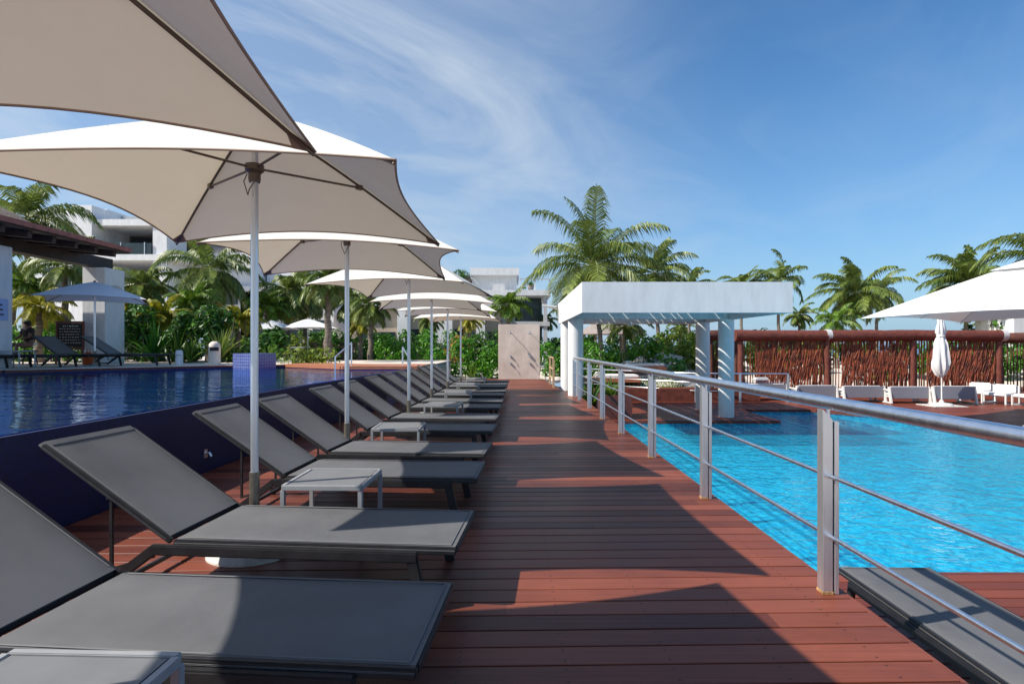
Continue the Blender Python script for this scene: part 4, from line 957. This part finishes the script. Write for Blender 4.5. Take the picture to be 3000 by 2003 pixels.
for k in range(4):
    a = k*math.pi/2+.6; MB().bar((0.13*math.cos(a), 0.13*math.sin(a), 0.40), (0.18*math.cos(a), 0.18*math.sin(a), 0), 0.03, 0.03).build('leg', MT['frame'], o)
o = empty('orange_bag', (-13.25, 17.8, 0.815), 0, 'orange cloth bag on the terrace between the dark loungers', 'bag')
MB().lathe([(0.10, 0), (0.16, 0.10), (0.15, 0.28), (0.06, 0.40)], seg=14).build('sack', MT['orange_cloth'], o, smooth=True)
MB().tube([(-0.05, 0, 0.38), (-0.04, 0, 0.5), (0.04, 0, 0.5), (0.05, 0, 0.38)], 0.01, 6).build('handle', MT['orange_cloth'], o)

# garden tables and chairs beyond the pool
def chair_proto():
    m = MB()
    m.bb(-0.23, 0.23, -0.23, 0.23, 0.43, 0.47)
    for sx in (-1, 1):
        for sy in (-1, 1): m.bb(sx*0.20-0.02, sx*0.20+0.02, sy*0.20-0.02, sy*0.20+0.02, 0, 0.43)
        m.bb(sx*0.21-0.02, sx*0.21+0.02, 0.19, 0.23, 0.47, 0.92)
    for z in (0.62, 0.74, 0.86): m.bb(-0.19, 0.19, 0.20, 0.22, z-0.04, z+0.03)
    o = m.build('garden_chair', MT['beam_dark']); return o
ch = chair_proto(); first = True
lbs = []
rnd = random.Random(21)
for t_i, (tx, ty, tn) in enumerate([(-11.5, 25.6, 'left'), (-9.6, 25.2, 'middle'), (-8.0, 25.6, 'right')]):
    gz = gh(tx, ty)+0.02
    o = empty('garden_table', (tx, ty, gz), R(8*t_i), f'dark square garden table, {tn} one of three beyond the raised pool', 'table', 'garden tables')
    MB().bb(-0.42, 0.42, -0.42, 0.42, 0.71, 0.75).build('table_top', MT['white_cloth'] if t_i == 1 else MT['stick_dark'], o)
    for sx in (-1, 1):
        for sy in (-1, 1): MB().bb(sx*0.37-0.025, sx*0.37+0.025, sy*0.37-0.025, sy*0.37+0.025, 0, 0.71).build('leg', MT['beam_dark'], o)
    for k, wd_ in enumerate(('front', 'right hand', 'back', 'left hand')):
        a = k*math.pi/2-math.pi/2+rnd.uniform(-.2, .2)
        c = ch if first else ch.copy()
        if not first: col.objects.link(c)
        first = False
        c.location = (tx+0.72*math.cos(a), ty+0.72*math.sin(a), gz); c.rotation_euler.z = a-math.pi/2
        tag(c, f'dark slatted chair on the {wd_} side of the {tn} garden table', 'chair', 'chairs at the garden tables')

# ================================================================== VEGETATION
def palm(x, y, z0, h, Rr, seed, nf=22, mat=None, lean=(0, 0), wind=(0, 0), label='', r0=0.115, group='palms', emin=-35, nuts=True, leafw=0.05, dead=0, trunk_vis=True, name='palm_tree', nl=50, emax=70, grav=0.17):
    leafw *= 0.92
    rnd = random.Random(seed); mat = mat or MT['palm']
    r = empty(name, (x, y, z0), 0, label, 'palm tree', group)
    P = []; rad = []
    for k in range(13):
        t = k/12; P.append((lean[0]*t**1.6+0.03*math.sin(k*1.7), lean[1]*t**1.6, h*t)); rad.append(r0*(1.25-0.55*t+0.35*math.exp(-t*14))*(1+0.06*(k % 2)))
    MB().tube(P, rad, 10).build('trunk', MT['trunk'], r, smooth=True)
    top = Vector(P[-1]); cm = MB(); dm = MB(); rm_ = MB(); W3 = Vector((wind[0], wind[1], 0))
    for f in range(nf+dead):
        isdead = f >= nf
        u = (f+0.5)/nf if not isdead else rnd.random()
        az = f*2.39996+rnd.uniform(-.2, .2); el = R(emax-(emax-emin)*u**0.95+rnd.uniform(-8, 8)) if not isdead else R(rnd.uniform(-75, -45))
        L = Rr*(0.72+0.28*math.sin(math.pi*min(1, 0.25+u*0.8)))*rnd.uniform(0.88, 1.1)*(0.7 if isdead else 1)
        d = Vector((math.cos(az)*math.cos(el), math.sin(az)*math.cos(el), math.sin(el)))
        p = top.copy(); ns = 15; st_ = L/ns; pts_ = [p.copy()]; dirs = [d.copy()]
        for k in range(ns):
            t = k/ns
            d = (d + Vector((0, 0, -1))*(0.035+grav*t) + W3*(0.09+0.10*t)).normalized(); p = p+d*st_; pts_.append(p.copy()); dirs.append(d.copy())
        rm_.tube(pts_, [0.028*(1-0.85*i/ns)*Rr/3.5 for i in range(ns+1)], 4, False)
        tgt = dm if isdead else cm
        for side in (-1, 1):
            for q in range(nl):
                t = 0.10+0.90*(q+rnd.random()*0.6)/nl; fi = min(ns-0.001, t*ns); i0 = int(fi); fr_ = fi-i0
                b0 = pts_[i0].lerp(pts_[i0+1], fr_); dd = dirs[i0]
                sd_ = dd.cross(Vector((0, 0, 1)))
                if sd_.length < 1e-3: sd_ = Vector((1, 0, 0))
                sd_.normalize(); up = sd_.cross(dd).normalized()
                LL = Rr*0.30*math.sin(math.pi*min(1, (0.16+0.80*t)))**0.6*rnd.uniform(0.8, 1.15)
                drp = rnd.uniform(0.6, 1.15)
                v = (sd_*side*0.72+dd*0.62+up*0.12).normalized()
                m1 = b0+v*LL*0.5+Vector((0, 0, -0.10*LL*drp)); e1 = b0+v*LL*0.86+Vector((0, 0, -0.70*LL*drp))+W3*0.35*LL
                wv = dd*leafw*0.5*(1.0+0.3*rnd.random())
                n0 = len(tgt.v)
                tgt.v += [tuple(b0-wv*0.6), tuple(b0+wv*0.6), tuple(m1+wv), tuple(m1-wv), tuple(e1)]
                tgt.f += [(n0, n0+1, n0+2, n0+3), (n0+3, n0+2, n0+4)]
    cm.build('crown', mat, r); rm_.build('frond_ribs', MT['rachis'], r, smooth=True)
    if dead: dm.build('dry_fronds', MT['palm_yellow'], r)
    if nuts:
        nb = MB()
        for k in range(9):
            a = rnd.uniform(0, 6.28); c = (top.x+0.22*math.cos(a), top.y+0.22*math.sin(a), top.z-0.12-rnd.uniform(0, .3))
            nb.lathe([(0.03, -0.13), (0.09, -0.08), (0.115, 0), (0.08, 0.09), (0.02, 0.13)], c, 8)
        nb.build('coconuts', MT['coconut'], r, smooth=True)
    return r
def PX(px, Y): return (px-1174)*Y/1304
def PZ(py, Y): return 1.4+(793-py)*Y/1304
GPm = 'palms in the garden'
def palmpx(px, py, Y, Rpx, seed, label, z0=None, **k):
    x = PX(px, Y); lean = k.pop('lean', (0, 0)); zt = PZ(py, Y); bx, by = x-lean[0], Y-lean[1]
    z = gh(bx, by)-0.1 if z0 is None else z0
    return palm(bx, by, z, zt-z, Rpx*Y/1304, seed, lean=lean, label=label, group=GPm, **k)
palmpx(1358, 612, 30, 190, 1, 'tallest coconut palm rising behind the left end of the white pergola roof', lean=(-0.5, 0), nf=27, wind=(-0.03, 0), dead=2, emin=-30, leafw=0.06, nl=60, emax=84, grav=0.135)
palmpx(1500, 628, 38, 112, 2, 'coconut palm just right of the tallest one, behind the pergola roof', nf=26, lean=(-0.3, 0), wind=(0.1, 0), emin=-40, leafw=0.07, emax=80, grav=0.14)
palmpx(1580, 660, 50, 70, 3, 'small distant palm peeping over the middle of the pergola roof', nf=18, emin=-25, leafw=0.08)
palmpx(1700, 655, 46, 64, 4, 'windswept palm left of a pair over the right half of the pergola roof', nf=16, wind=(-0.35, 0), leafw=0.07)
palmpx(1785, 645, 44, 84, 5, 'windswept palm over the right end of the pergola roof', nf=20, wind=(-0.5, 0), leafw=0.07, dead=3)
palmpx(1957, 672, 38, 100, 6, 'windswept coconut palm with pale trunk above the middle of the stick fence', nf=24, wind=(-0.32, 0.0), leafw=0.08, dead=1, emax=80, grav=0.14)
palmpx(2010, 668, 43, 86, 7, 'darker palm right behind the windswept palm above the stick fence', nf=20, wind=(-0.15, 0), leafw=0.07)
palmpx(1918, 738, 36, 66, 8, 'low young palm peeping over the stick fence left of the pale trunk', nf=16, mat=MT['palm_bright'], nuts=False, emin=-5)
palmpx(2215, 655, 36, 112, 9, 'bushy windswept palm partly hidden by the huge white parasol', nf=30, wind=(-0.3, 0), leafw=0.08, dead=8, emax=80, grav=0.15)
palmpx(2395, 590, 28, 150, 10, 'palm at the right edge whose fronds reach into the picture over the white parasol', nf=22, wind=(-0.3, 0), leafw=0.06)
palmpx(2290, 770, 40, 70, 33, 'low blue green palm under the huge white parasol', nf=18, nuts=False, leafw=0.07)
palmpx(1832, 722, 48, 46, 11, 'small palm between the pergola end and the stick fence palms', nf=16, leafw=0.07, dead=3)
palmpx(1432, 748, 34, 66, 12, 'short dark palm seen under the pergola roof', nf=18, nuts=False, emin=-20, leafw=0.06)
palmpx(1250, 735, 52, 40, 13, 'slim palm just left of the pergola front columns', nf=14, leafw=0.08, nuts=False)
palmpx(1560, 748, 60, 40, 34, 'tiny far palm seen under the right of the pergola roof', nf=14, leafw=0.09, nuts=False)
# left side
palmpx(62, 500, 26, 150, 14, 'big dark palm rising behind the pavilion roof at the upper left', nf=24, wind=(0.1, 0), leafw=0.06, z0=0.5)
palmpx(480, 618, 27, 128, 15, 'coconut palm with yellow nuts left of the nearest parasol pole', nf=24, dead=4, leafw=0.06, z0=0.4, emin=-50)
palmpx(330, 655, 25, 88, 16, 'leaning green palm between the pavilion column and the coconut palm', nf=20, wind=(0.15, 0), nuts=False, z0=0.5, dead=3, leafw=0.055)
palmpx(660, 668, 29, 95, 17, 'bushy palm with drooping fronds just right of the nearest parasol pole', nf=22, z0=0.2, dead=4, leafw=0.06, emin=-50)
palmpx(752, 640, 22, 84, 18, 'palm with tall grey trunk left of the second parasol pole', nf=22, z0=0.72, leafw=0.05, emin=-50, r0=0.12)
palmpx(850, 700, 26, 70, 19, 'palm with dark trunk right of the second parasol pole', nf=20, z0=0.3, leafw=0.06, emin=-45)
palmpx(800, 690, 30, 72, 20, 'slender palm behind the second parasol pole', nf=20, z0=0.1, leafw=0.06, emin=-45, nuts=False)
palmpx(1165, 700, 34, 64, 21, 'bright young palm between the far parasols and the terrace house', nf=20, mat=MT['palm_bright'], nuts=False, leafw=0.06, emin=-20)
palmpx(1075, 735, 33, 40, 22, 'yellow green palm peeking out over the farthest parasol', nf=16, mat=MT['palm_yellow'], nuts=False, leafw=0.06)
palmpx(150, 610, 21, 95, 23, 'dark palm frond cluster under the pavilion beam', nf=14, nuts=False, z0=0.6, leafw=0.05)
palmpx(90, 705, 20, 74, 24, 'yellowing young palm left of the small shaded parasol', nf=18, mat=MT['palm_yellow'], nuts=False, z0=0.7, leafw=0.045)
palmpx(60, 650, 21.5, 60, 35, 'bright green young palm right of the big white column', nf=18, mat=MT['palm_bright'], nuts=False, z0=0.7, leafw=0.05)
palmpx(370, 735, 22, 78, 25, 'yellow areca palm over the hedge right of the pavilion column', nf=20, mat=MT['palm_yellow'], nuts=False, z0=0.7, leafw=0.045, emin=0)
palmpx(545, 740, 22.5, 72, 26, 'yellow green areca palm just left of the nearest parasol pole', nf=20, mat=MT['palm_yellow'], nuts=False, z0=0.7, leafw=0.045, emin=0)
palmpx(440, 700, 24, 70, 36, 'bright green areca palm behind the middle of the hedge', nf=20, mat=MT['palm_bright'], nuts=False, z0=0.6, leafw=0.05, emin=0)
palmpx(985, 735, 32, 42, 28, 'dark small palm behind the fourth parasol pole', nf=16, nuts=False, leafw=0.06)
palmpx(700, 690, 31, 70, 29, 'palm behind the two garden parasols', nf=18, leafw=0.06, z0=0.0, emin=-40)

palmpx(300, 712, 24.5, 66, 41, 'yellow green areca palm right beside the round hanging sign', nf=20, mat=MT['palm_yellow'], nuts=False, z0=0.6, leafw=0.045, emin=0)
palmpx(425, 745, 23.5, 60, 42, 'low yellow areca palm over the middle of the dark hedge', nf=20, mat=MT['palm_yellow'], nuts=False, z0=0.7, leafw=0.045, emin=-5)
palmpx(612, 705, 27.5, 66, 43, 'bright green areca palm just right of the nearest parasol pole', nf=20, mat=MT['palm_bright'], nuts=False, z0=0.4, leafw=0.05, emin=-10)
palmpx(826, 745, 29, 42, 44, 'thin yellow green palm right of the second parasol pole', nf=16, mat=MT['palm_yellow'], nuts=False, z0=0.1, leafw=0.05)
palmpx(700, 668, 33, 90, 45, 'broad drooping palm far behind the two garden parasols', nf=20, leafw=0.055, emin=-50, z0=0.0)
palmpx(30, 640, 23, 90, 46, 'dark palm just right of the big column, under the pavilion beam', nf=20, leafw=0.05, nuts=False, z0=0.6)
def shrub(name, label, boxes, mat, seed, leaf=0.11, dens=260, cat='hedge', group=None, long_=1.7):
    """boxes: (x0,x1,y0,y1,z0,z1); leaves clustered on lumpy clumps"""
    rnd = random.Random(seed); m = MB(); wd = MB()
    ox, oy, oz = (boxes[0][0]+boxes[0][1])/2, (boxes[0][2]+boxes[0][3])/2, boxes[0][4]
    for (x0, x1, y0, y1, z0, z1) in boxes:
        vol = (x1-x0)*(y1-y0)*(z1-z0); nc = max(4, int(((x1-x0)*(z1-z0)*1.9+(x1-x0)*(y1-y0)*1.2)))
        for c in range(nc):
            cr_ = rnd.uniform(0.30, 0.55); 
            cx = rnd.uniform(x0+0.1, x1-0.1); cy = rnd.uniform(y0+0.1, y1-0.1) if rnd.random() < 0.5 else y0+rnd.uniform(0.1, 0.4); cz = rnd.uniform(z0+0.2, z1-cr_*0.5)+0.18*noise.noise((cx*0.9, cy, seed))
            for k in range(int(dens*cr_)):
                v = Vector((rnd.gauss(0, 1), rnd.gauss(0, 1), rnd.gauss(0, 1))).normalized()
                p = Vector((cx, cy, cz))+v*cr_*rnd.uniform(0.7, 1.08)
                if p.z < z0: continue
                nrm = (v+Vector((rnd.uniform(-.8, .8), rnd.uniform(-.8, .8), rnd.uniform(-.3, 1.0)))).normalized()
                t1 = nrm.cross(Vector((rnd.uniform(-1, 1), rnd.uniform(-1, 1), rnd.uniform(-1, 1)))).normalized(); t2 = nrm.cross(t1)
                s_ = leaf*rnd.uniform(0.6, 1.25); n0 = len(m.v); p = p-Vector((ox, oy, oz))
                m.v += [tuple(p-t1*s_*long_*0.5), tuple(p+t2*s_*0.42+nrm*s_*0.08), tuple(p+t1*s_*long_*0.5-nrm*s_*0.12), tuple(p-t2*s_*0.42+nrm*s_*0.08)]
                m.f.append((n0, n0+1, n0+2, n0+3))
        nst = max(2, int((x1-x0)*2.5))
        for k in range(nst):
            sx, sy = rnd.uniform(x0+.1, x1-.1), rnd.uniform(y0+.1, y1-.1)
            wd.tube([(sx-ox, sy-oy, z0-oz-0.1), (sx-ox+rnd.uniform(-.15, .15), sy-oy, (z1-z0)*0.4+z0-oz), (sx-ox+rnd.uniform(-.3, .3), sy-oy+rnd.uniform(-.2, .2), (z1-z0)*0.85+z0-oz)], [0.03, 0.022, 0.01], 5, False)
    for (x0, x1, y0, y1, z0, z1) in boxes: wd.bar((x0-ox, (y0+y1)/2-oy, z0-oz-0.12), (x1-ox, (y0+y1)/2-oy, z0-oz-0.12), (y1-y0)*0.9, 0.08)
    r = empty(name, (ox, oy, oz), 0, label, cat, group)
    m.build('foliage', mat, r); wd.build('stems', MT['trunk'], r)
    return r
shrub('hedge', 'dense bright green hedge right behind the farthest loungers, left of the shower wall', [(-3.6, -0.75, 25.2, 27.2, -0.1, 1.75), (-6.4, -3.5, 25.6, 27.6, 0.0, 1.80), (-2.6, -0.75, 24.9, 25.4, -0.1, 0.9)], MT['hedge'], 1, 0.12, 330)
shrub('hedge', 'bright green hedge right of the shower wall, behind the end railing', [(1.1, 4.2, 26.5, 28.5, -0.1, 1.55)], MT['hedge'], 2, 0.12, 330)
shrub('hedge', 'bright green hedge seen under the pergola roof', [(3.6, 9.0, 30, 32, -0.2, 1.75)], MT['hedge'], 3, 0.14, 260)
shrub('sea_grape_bush', 'yellow green bush on the sand mound left of the stick fence', [(8.6, 11.8, 33, 35.5, 0.3, 2.3)], MT['hedge_yellow'], 4, 0.17, 220, 'bush')
shrub('hedge', 'tall dark tropical hedge behind the raised pool, right of the pavilion column', [(-14.6, -9.9, 20.6, 22.4, 0.75, 2.75), (-9.9, -8.4, 20.6, 22, 0.75, 2.1)], MT['hedge_dark'], 5, 0.14, 420)
shrub('hedge', 'green hedge between the two columns of the pavilion', [(-20, -14.4, 20.8, 22.4, 0.75, 2.35)], MT['hedge'], 6, 0.14, 240)
shrub('hedge', 'light green bushes behind the garden tables', [(-15.6, -8.5, 30.0, 32, -0.1, 1.9)], MT['hedge_yellow'], 7, 0.15, 200)
shrub('hedge', 'green hedge at the foot of the low house, behind the far parasol poles', [(-9.5, -3.0, 29.5, 31, -0.1, 2.15)], MT['hedge'], 8, 0.15, 220)
shrub('orange_shrub', 'orange flowering shrub behind the hedge near the farthest parasol', [(-3.2, -2.0, 28.6, 29.4, 0.6, 2.25)], MT['flower'], 9, 0.12, 260, 'shrub')
shrub('hedge', 'long green bushes seen through the left of the stick fence', [(9.5, 18, 30.5, 32.5, -0.5, 1.5)], MT['hedge_yellow'], 10, 0.17, 150)
shrub('hedge', 'green bushes seen through the right of the stick fence', [(18, 28, 29, 31, -0.5, 1.6)], MT['hedge'], 13, 0.17, 150)
shrub('hedge', 'far green tree belt behind the middle of the garden', [(-14, 2, 38, 40.5, -0.2, 2.4)], MT['hedge_dark'], 11, 0.22, 120)
shrub('hedge', 'far dark green belt of bushes towards the sea behind the pergola', [(2, 30, 47, 50, -0.3, 2.6)], MT['hedge_dark'], 12, 0.26, 90)
shrub('tree', 'dark leafy tree behind the huge white parasol at the right edge', [(29, 36, 34, 37, 1.0, 4.6)], MT['hedge_dark'], 14, 0.25, 110, 'tree')
shrub('flower_bed', 'pale leafy plants along the timber ledge between the second and third poles', [(-7.2, -5.4, 18.6, 19.3, 0.78, 1.15)], MT['hedge_yellow'], 15, 0.11, 260, 'plant')

def bladeplant(x, y, z, h, nb, seed, mat, label, w_=0.05, spread=0.8, name='spiky_plant'):
    rnd = random.Random(seed); m = MB()
    for k in range(nb):
        a = k*2.4+rnd.uniform(-.3, .3); el = R(rnd.uniform(25, 85)); L = h*rnd.uniform(0.7, 1.15)
        d = Vector((math.cos(a)*math.cos(el)*spread, math.sin(a)*math.cos(el)*spread, math.sin(el))); p = Vector((0, 0, 0)); sd_ = Vector((-math.sin(a), math.cos(a), 0)); pr = None
        for q in range(6):
            t = q/5; ww = w_*(0.6+0.8*math.sin(math.pi*min(1, t*0.9+0.1)))*(1-t**3)
            n0 = len(m.v); m.v += [tuple(p-sd_*ww/2), tuple(p+sd_*ww/2)]
            if pr is not None: m.f.append((pr, pr+1, n0+1, n0))
            pr = n0; p = p+d*L/5; d = (d+Vector((0, 0, -0.16))).normalized()
    r = empty(name, (x, y, z), 0, label, 'plant', 'spiky garden plants')
    m.build('blades', mat, r); MB().lathe([(0.06, -0.05), (0.05, 0.12), (0.02, 0.2)], seg=8).build('stem', MT['trunk'], r)
bladeplant(-11.1, 19.6, 0.81, 0.85, 46, 1, MT['palm_bright'], 'bright spiky fan plant behind the short white bollard', 0.07)
bladeplant(-12.6, 20.0, 0.81, 1.5, 40, 2, MT['hedge'], 'tall strappy plant right beside the pavilion column', 0.08)
bladeplant(-10.4, 20.3, 0.9, 1.25, 60, 3, MT['palm'], 'grey green strappy plant above the waste bin', 0.08)
bladeplant(-11.9, 20.2, 0.81, 1.2, 40, 4, MT['palm_bright'], 'light strappy plant in the hedge, left of the bright fan plant', 0.08)
bladeplant(-1.75, 24.85, 0.0, 0.75, 50, 5, MT['palm_bright'], 'light green spiky plant at the foot of the hedge behind the far loungers', 0.05)
bladeplant(-0.95, 24.75, 0.0, 0.55, 36, 6, MT['hedge'], 'small spiky plant next to the left side of the shower wall', 0.05)
bladeplant(2.75, 15.9, -0.05, 0.60, 50, 7, MT['palm_bright'], 'spiky green plant growing in the dark timber planter', 0.05)
bladeplant(2.55, 18.4, -0.60, 1.1, 50, 8, MT['hedge'], 'green strappy plant behind the planter box near the columns', 0.06)
bladeplant(3.2, 19.3, -0.60, 0.9, 50, 9, MT['palm_bright'], 'light strappy plant further right behind the planter box', 0.06)
bladeplant(-8.3, 19.6, 0.81, 0.7, 40, 10, MT['palm_bright'], 'small spiky plant behind the blue mosaic block', 0.05)
# stones along the end of the boardwalk
rnd = random.Random(31); k = 0
for (x, y) in [(1.55, 24.3), (1.9, 24.0), (2.2, 23.6), (1.7, 23.6), (2.05, 23.1), (1.75, 22.8), (2.4, 23.0)]:
    m = MB(); s_ = rnd.uniform(0.16, 0.28); prof = [(0.4, -0.5), (0.9, -0.25), (1.0, 0.1), (0.75, 0.42), (0.3, 0.56)]
    m.lathe([(a*s_, b_*s_*0.8) for a, b_ in prof], seg=10)
    m.v = [(vx*(1+0.25*noise.noise((vx*5+k, vy*5, vz*5))), vy*(1+0.25*noise.noise((vy*5, vx*5+k, 1))), vz) for vx, vy, vz in m.v]
    o = m.build('boulder', MT['sand'], smooth=True, loc=(x, y, 0.0+0.02), rz=rnd.uniform(0, 3)); k += 1
    tag(o, 'pale boulder in the small heap right of the shower wall', 'boulder', 'pale boulders right of the shower wall')
# grass: lawn behind the platform
rnd = random.Random(41); m = MB()
for _ in range(9000):
    x, y = rnd.uniform(2.9, 8.5), rnd.uniform(22.5, 29.5); z = gh(x, y); a = rnd.uniform(0, 3.14); h_ = rnd.uniform(0.05, 0.13)
    dx, dy = math.cos(a)*0.02, math.sin(a)*0.02; n0 = len(m.v)
    m.v += [(x-dx, y-dy, z), (x+dx, y+dy, z), (x+rnd.uniform(-.04, .04), y+rnd.uniform(-.04, .04), z+h_)]; m.f.append((n0, n0+1, n0+2))
tag(m.build('lawn_grass', MT['grass']), 'short green lawn grass behind the pergola platform', 'grass', kind='stuff')

# ================================================================== BUILDINGS
def bx(r, name, m, x0, x1, y0, y1, z0, z1, o=None, bevel=0):
    L = r.location; return MB().bb(x0-L.x, x1-L.x, y0-L.y, y1-L.y, z0-L.z, z1-L.z).build(name, MT[m], o or r, bevel=bevel)
# B1 apartment house at the left
r = empty('apartment_house', (-29, 42, 0), 0, 'white apartment house with glass fronted balcony behind the pavilion roof at the left', 'building')
bx(r, 'side_wall', 'stucco', -36, -29.9, 42, 54, -0.2, 11.5)
bx(r, 'pier', 'stucco', -31.3, -29.85, 40.4, 41.995, -0.2, 11.4)
bx(r, 'roof_slab', 'stucco', -29.88, -23.5, 40.6, 54, 10.0, 10.45)
bx(r, 'parapet', 'stucco_grey', -29.88, -23.5, 43.5, 43.8, 10.46, 11.3)
bx(r, 'pier', 'stucco', -25.7, -24.7, 40.7, 43.2, 0.5, 9.995)
for k, z in enumerate((7.5, 3.9)):
    bx(r, 'floor_slab', 'stucco', -29.84, -23.6, 40.45, 54, z, z+0.42)
    bx(r, 'balcony_back_wall', 'dim_recess', -29.84, -23.7, 44.4, 44.6, z+0.43, z+2.45)
    w_ = bx(r, 'window', 'dark_glass', -29.6, -27.6, 44.3, 44.37, z+0.5, z+2.3)
    w_ = bx(r, 'window', 'dark_glass', -27.3, -25.8, 44.3, 44.37, z+0.5, z+2.3)
    g_ = bx(r, 'glass_railing', 'dark_glass', -29.8, -25.75, 40.6, 40.64, z+0.43, z+1.25)
    gm = MB()
    for xx in (-29.7, -27.9, -26.2): gm.bb(xx-0.03+29, xx+0.03+29, 40.55-42, 40.595-42, z+0.42, z+1.3)
    gm.build('railing_post', MT['alu'], g_)
bx(r, 'stair_wall', 'stucco', -23.5, -19.8, 44, 52, 0, 8.6)
bx(r, 'window', 'dark_glass', -22.8, -21.2, 43.9, 43.995, 4.6, 6.4)
bx(r, 'window', 'dark_glass', -22.8, -21.2, 43.9, 43.995, 1.2, 3.2)
bx(r, 'window', 'dark_glass', -34.6, -32.4, 41.9, 41.995, 5.2, 7.2)
bx(r, 'window', 'dark_glass', -34.6, -32.4, 41.9, 41.995, 1.6, 3.6)
# B4 house behind the palms in the centre left
r = empty('garden_house', (-17, 44, 0), 0, 'white house with flat roof half hidden behind the palms right of the nearest parasol pole', 'building')
bx(r, 'wall', 'stucco', -21, -13.8, 44, 52, -0.2, 5.6); bx(r, 'roof_slab', 'stucco', -21.4, -13.4, 43.6, 52.4, 5.62, 6.0)
bx(r, 'upper_wall', 'stucco', -19.6, -16.5, 45.5, 51, 6.02, 8.0)
for x in (-20.2, -17.6, -15.4): bx(r, 'window', 'dark_glass', x, x+1.4, 43.92, 43.995, 1.2, 3.4)
# B3 low house
r = empty('low_house', (-6, 40, 0), 0, 'low tan and white house with dark windows behind the far parasol poles', 'building')
bx(r, 'wall', 'tan', -11.5, -0.9, 40.6, 48, -0.2, 4.0)
bx(r, 'roof_slab', 'stucco_grey', -11.8, -0.6, 40.2, 48.4, 4.02, 4.35)
for (x0, x1) in ((-8.05, -7.3), (-5.6, -4.2), (-2.5, -1.9)): bx(r, 'pier', 'stucco', x0, x1, 39.9, 40.595, -0.2, 4.0)
for (x0, x1, z1) in ((-10.9, -8.3, 2.4), (-7.2, -5.7, 2.6), (-4.1, -2.6, 2.6), (-1.7, -1.0, 2.4)): 
    w_ = bx(r, 'window', 'dark_glass', x0, x1, 40.5, 40.595, 0.9, z1)
    bx(r, 'mullion', 'stucco_grey', (x0+x1)/2-0.03, (x0+x1)/2+0.03, 40.46, 40.495, 0.9, z1, w_)
# grey pitched roofs next to it
r = empty('grey_roof_hut', (-3.4, 41.5, 0), 0, 'hut with steep grey thatched roof left of the terrace house', 'building')
L = r.location
MB().bb(-2.0, 1.6, 0, 4, 0, 4.4).build('wall', MT['tan'], r)
rf = MB().add([(-2.6, -0.6, 4.3), (2.3, -0.6, 4.05), (2.3, 4.6, 4.05), (-2.6, 4.6, 4.3), (-1.4, 2.0, 6.2), (0.0, 2.0, 6.2)], [(0, 1, 5, 4), (1, 2, 5), (2, 3, 4, 5), (3, 0, 4), (3, 2, 1, 0)])
rf.build('roof', MT['roof_grey'], r); MB().bar((-2.6, -0.62, 4.25), (2.3, -0.62, 4.0), 0.08, 0.14).build('eave_trim', MT['stucco'], r)
# B2 terrace house
r = empty('terrace_house', (0, 48, 0), 0, 'white modern house with roof terrace and glass corner behind the shower wall', 'building')
bx(r, 'roof_slab', 'stucco', -3.5, 0.6, 47.6, 56, 7.35, 7.95)
bx(r, 'upper_wall', 'stucco', -3.4, 0.4, 48.4, 55, 6.02, 7.345)
bx(r, 'green_wall', 'roof_grey', -5.3, -3.6, 48, 54, 4.0, 7.4)
bx(r, 'terrace_slab', 'stucco', -3.5, 3.2, 46.6, 56, 5.55, 6.0)
bx(r, 'wall', 'stucco', -3.4, 0.2, 48.0, 55, -0.2, 5.54)
bx(r, 'window', 'dark_glass', 0.22, 2.5, 48.6, 48.7, 3.5, 5.5)
bx(r, 'window', 'dark_glass', 0.22, 2.5, 48.6, 48.7, 0.2, 3.0)
bx(r, 'floor_slab', 'stucco_grey', -3.3, 3.1, 46.7, 55, 3.05, 3.4)
for x in (2.75,): bx(r, 'column', 'stucco_grey', x-0.15, x+0.15, 46.8, 47.1, -0.2, 5.54); bx(r, 'column', 'stucco_grey', x-0.15, x+0.15, 54.5, 54.8, -0.2, 5.54)
g_ = bx(r, 'glass_railing', 'stucco_grey', 0.62, 3.1, 46.7, 46.74, 6.85, 6.95)
for x in (0.65, 1.9, 3.08): bx(r, 'railing_post', 'stucco', x-0.05, x+0.05, 46.76, 46.86, 6.01, 6.94)
bx(r, 'parapet', 'stucco', -1.6, -0.6, 46.65, 46.85, 6.01, 6.5)
shrub('roof_plants', 'hanging green plants on top of the grey wall left of the terrace house roof', [(-5.4, -3.7, 47.6, 49, 7.1, 7.75)], MT['hedge_dark'], 18, 0.16, 200, 'plant')
bladeplant(1.55, 47.2, 6.3, 0.6, 30, 19, MT['hedge_dark'], 'potted plant on the roof terrace of the white house', 0.12)
o = MB().lathe([(0.2, 0), (0.28, 0.45)], (0, 0, 0), 12).build('plant_pot', MT['roof_grey'], loc=(1.55, 47.2, 6.0)); tag(o, 'grey plant pot on the roof terrace of the white house', 'plant pot')
# white cube building right edge
r = empty('white_cube_house', (31, 34, 0), 0, 'plain white wall block at the right edge under the huge parasol', 'building')
bx(r, 'wall', 'stucco', 29.3, 33, 33.2, 36, 1.9, 3.2); bx(r, 'lower_wall', 'stucco_grey', 29.6, 33, 33.6, 36, -0.6, 1.895)
# thatched hut roof seen under the pergola
r = empty('thatched_hut', (7.6, 44, 0), 0, 'round thatched hut roof seen under the pergola roof', 'hut')
MB().lathe([(2.6, 2.3), (1.3, 3.2), (0.1, 3.9)], seg=20).build('thatch_roof', MT['roof_grey'], r); 
for k in range(6): MB().tube([(2.1*math.cos(k), 2.1*math.sin(k), -0.4), (2.1*math.cos(k), 2.1*math.sin(k), 2.35)], 0.09, 8).build('post', MT['trunk'], r)
bpy.context.view_layer.update()
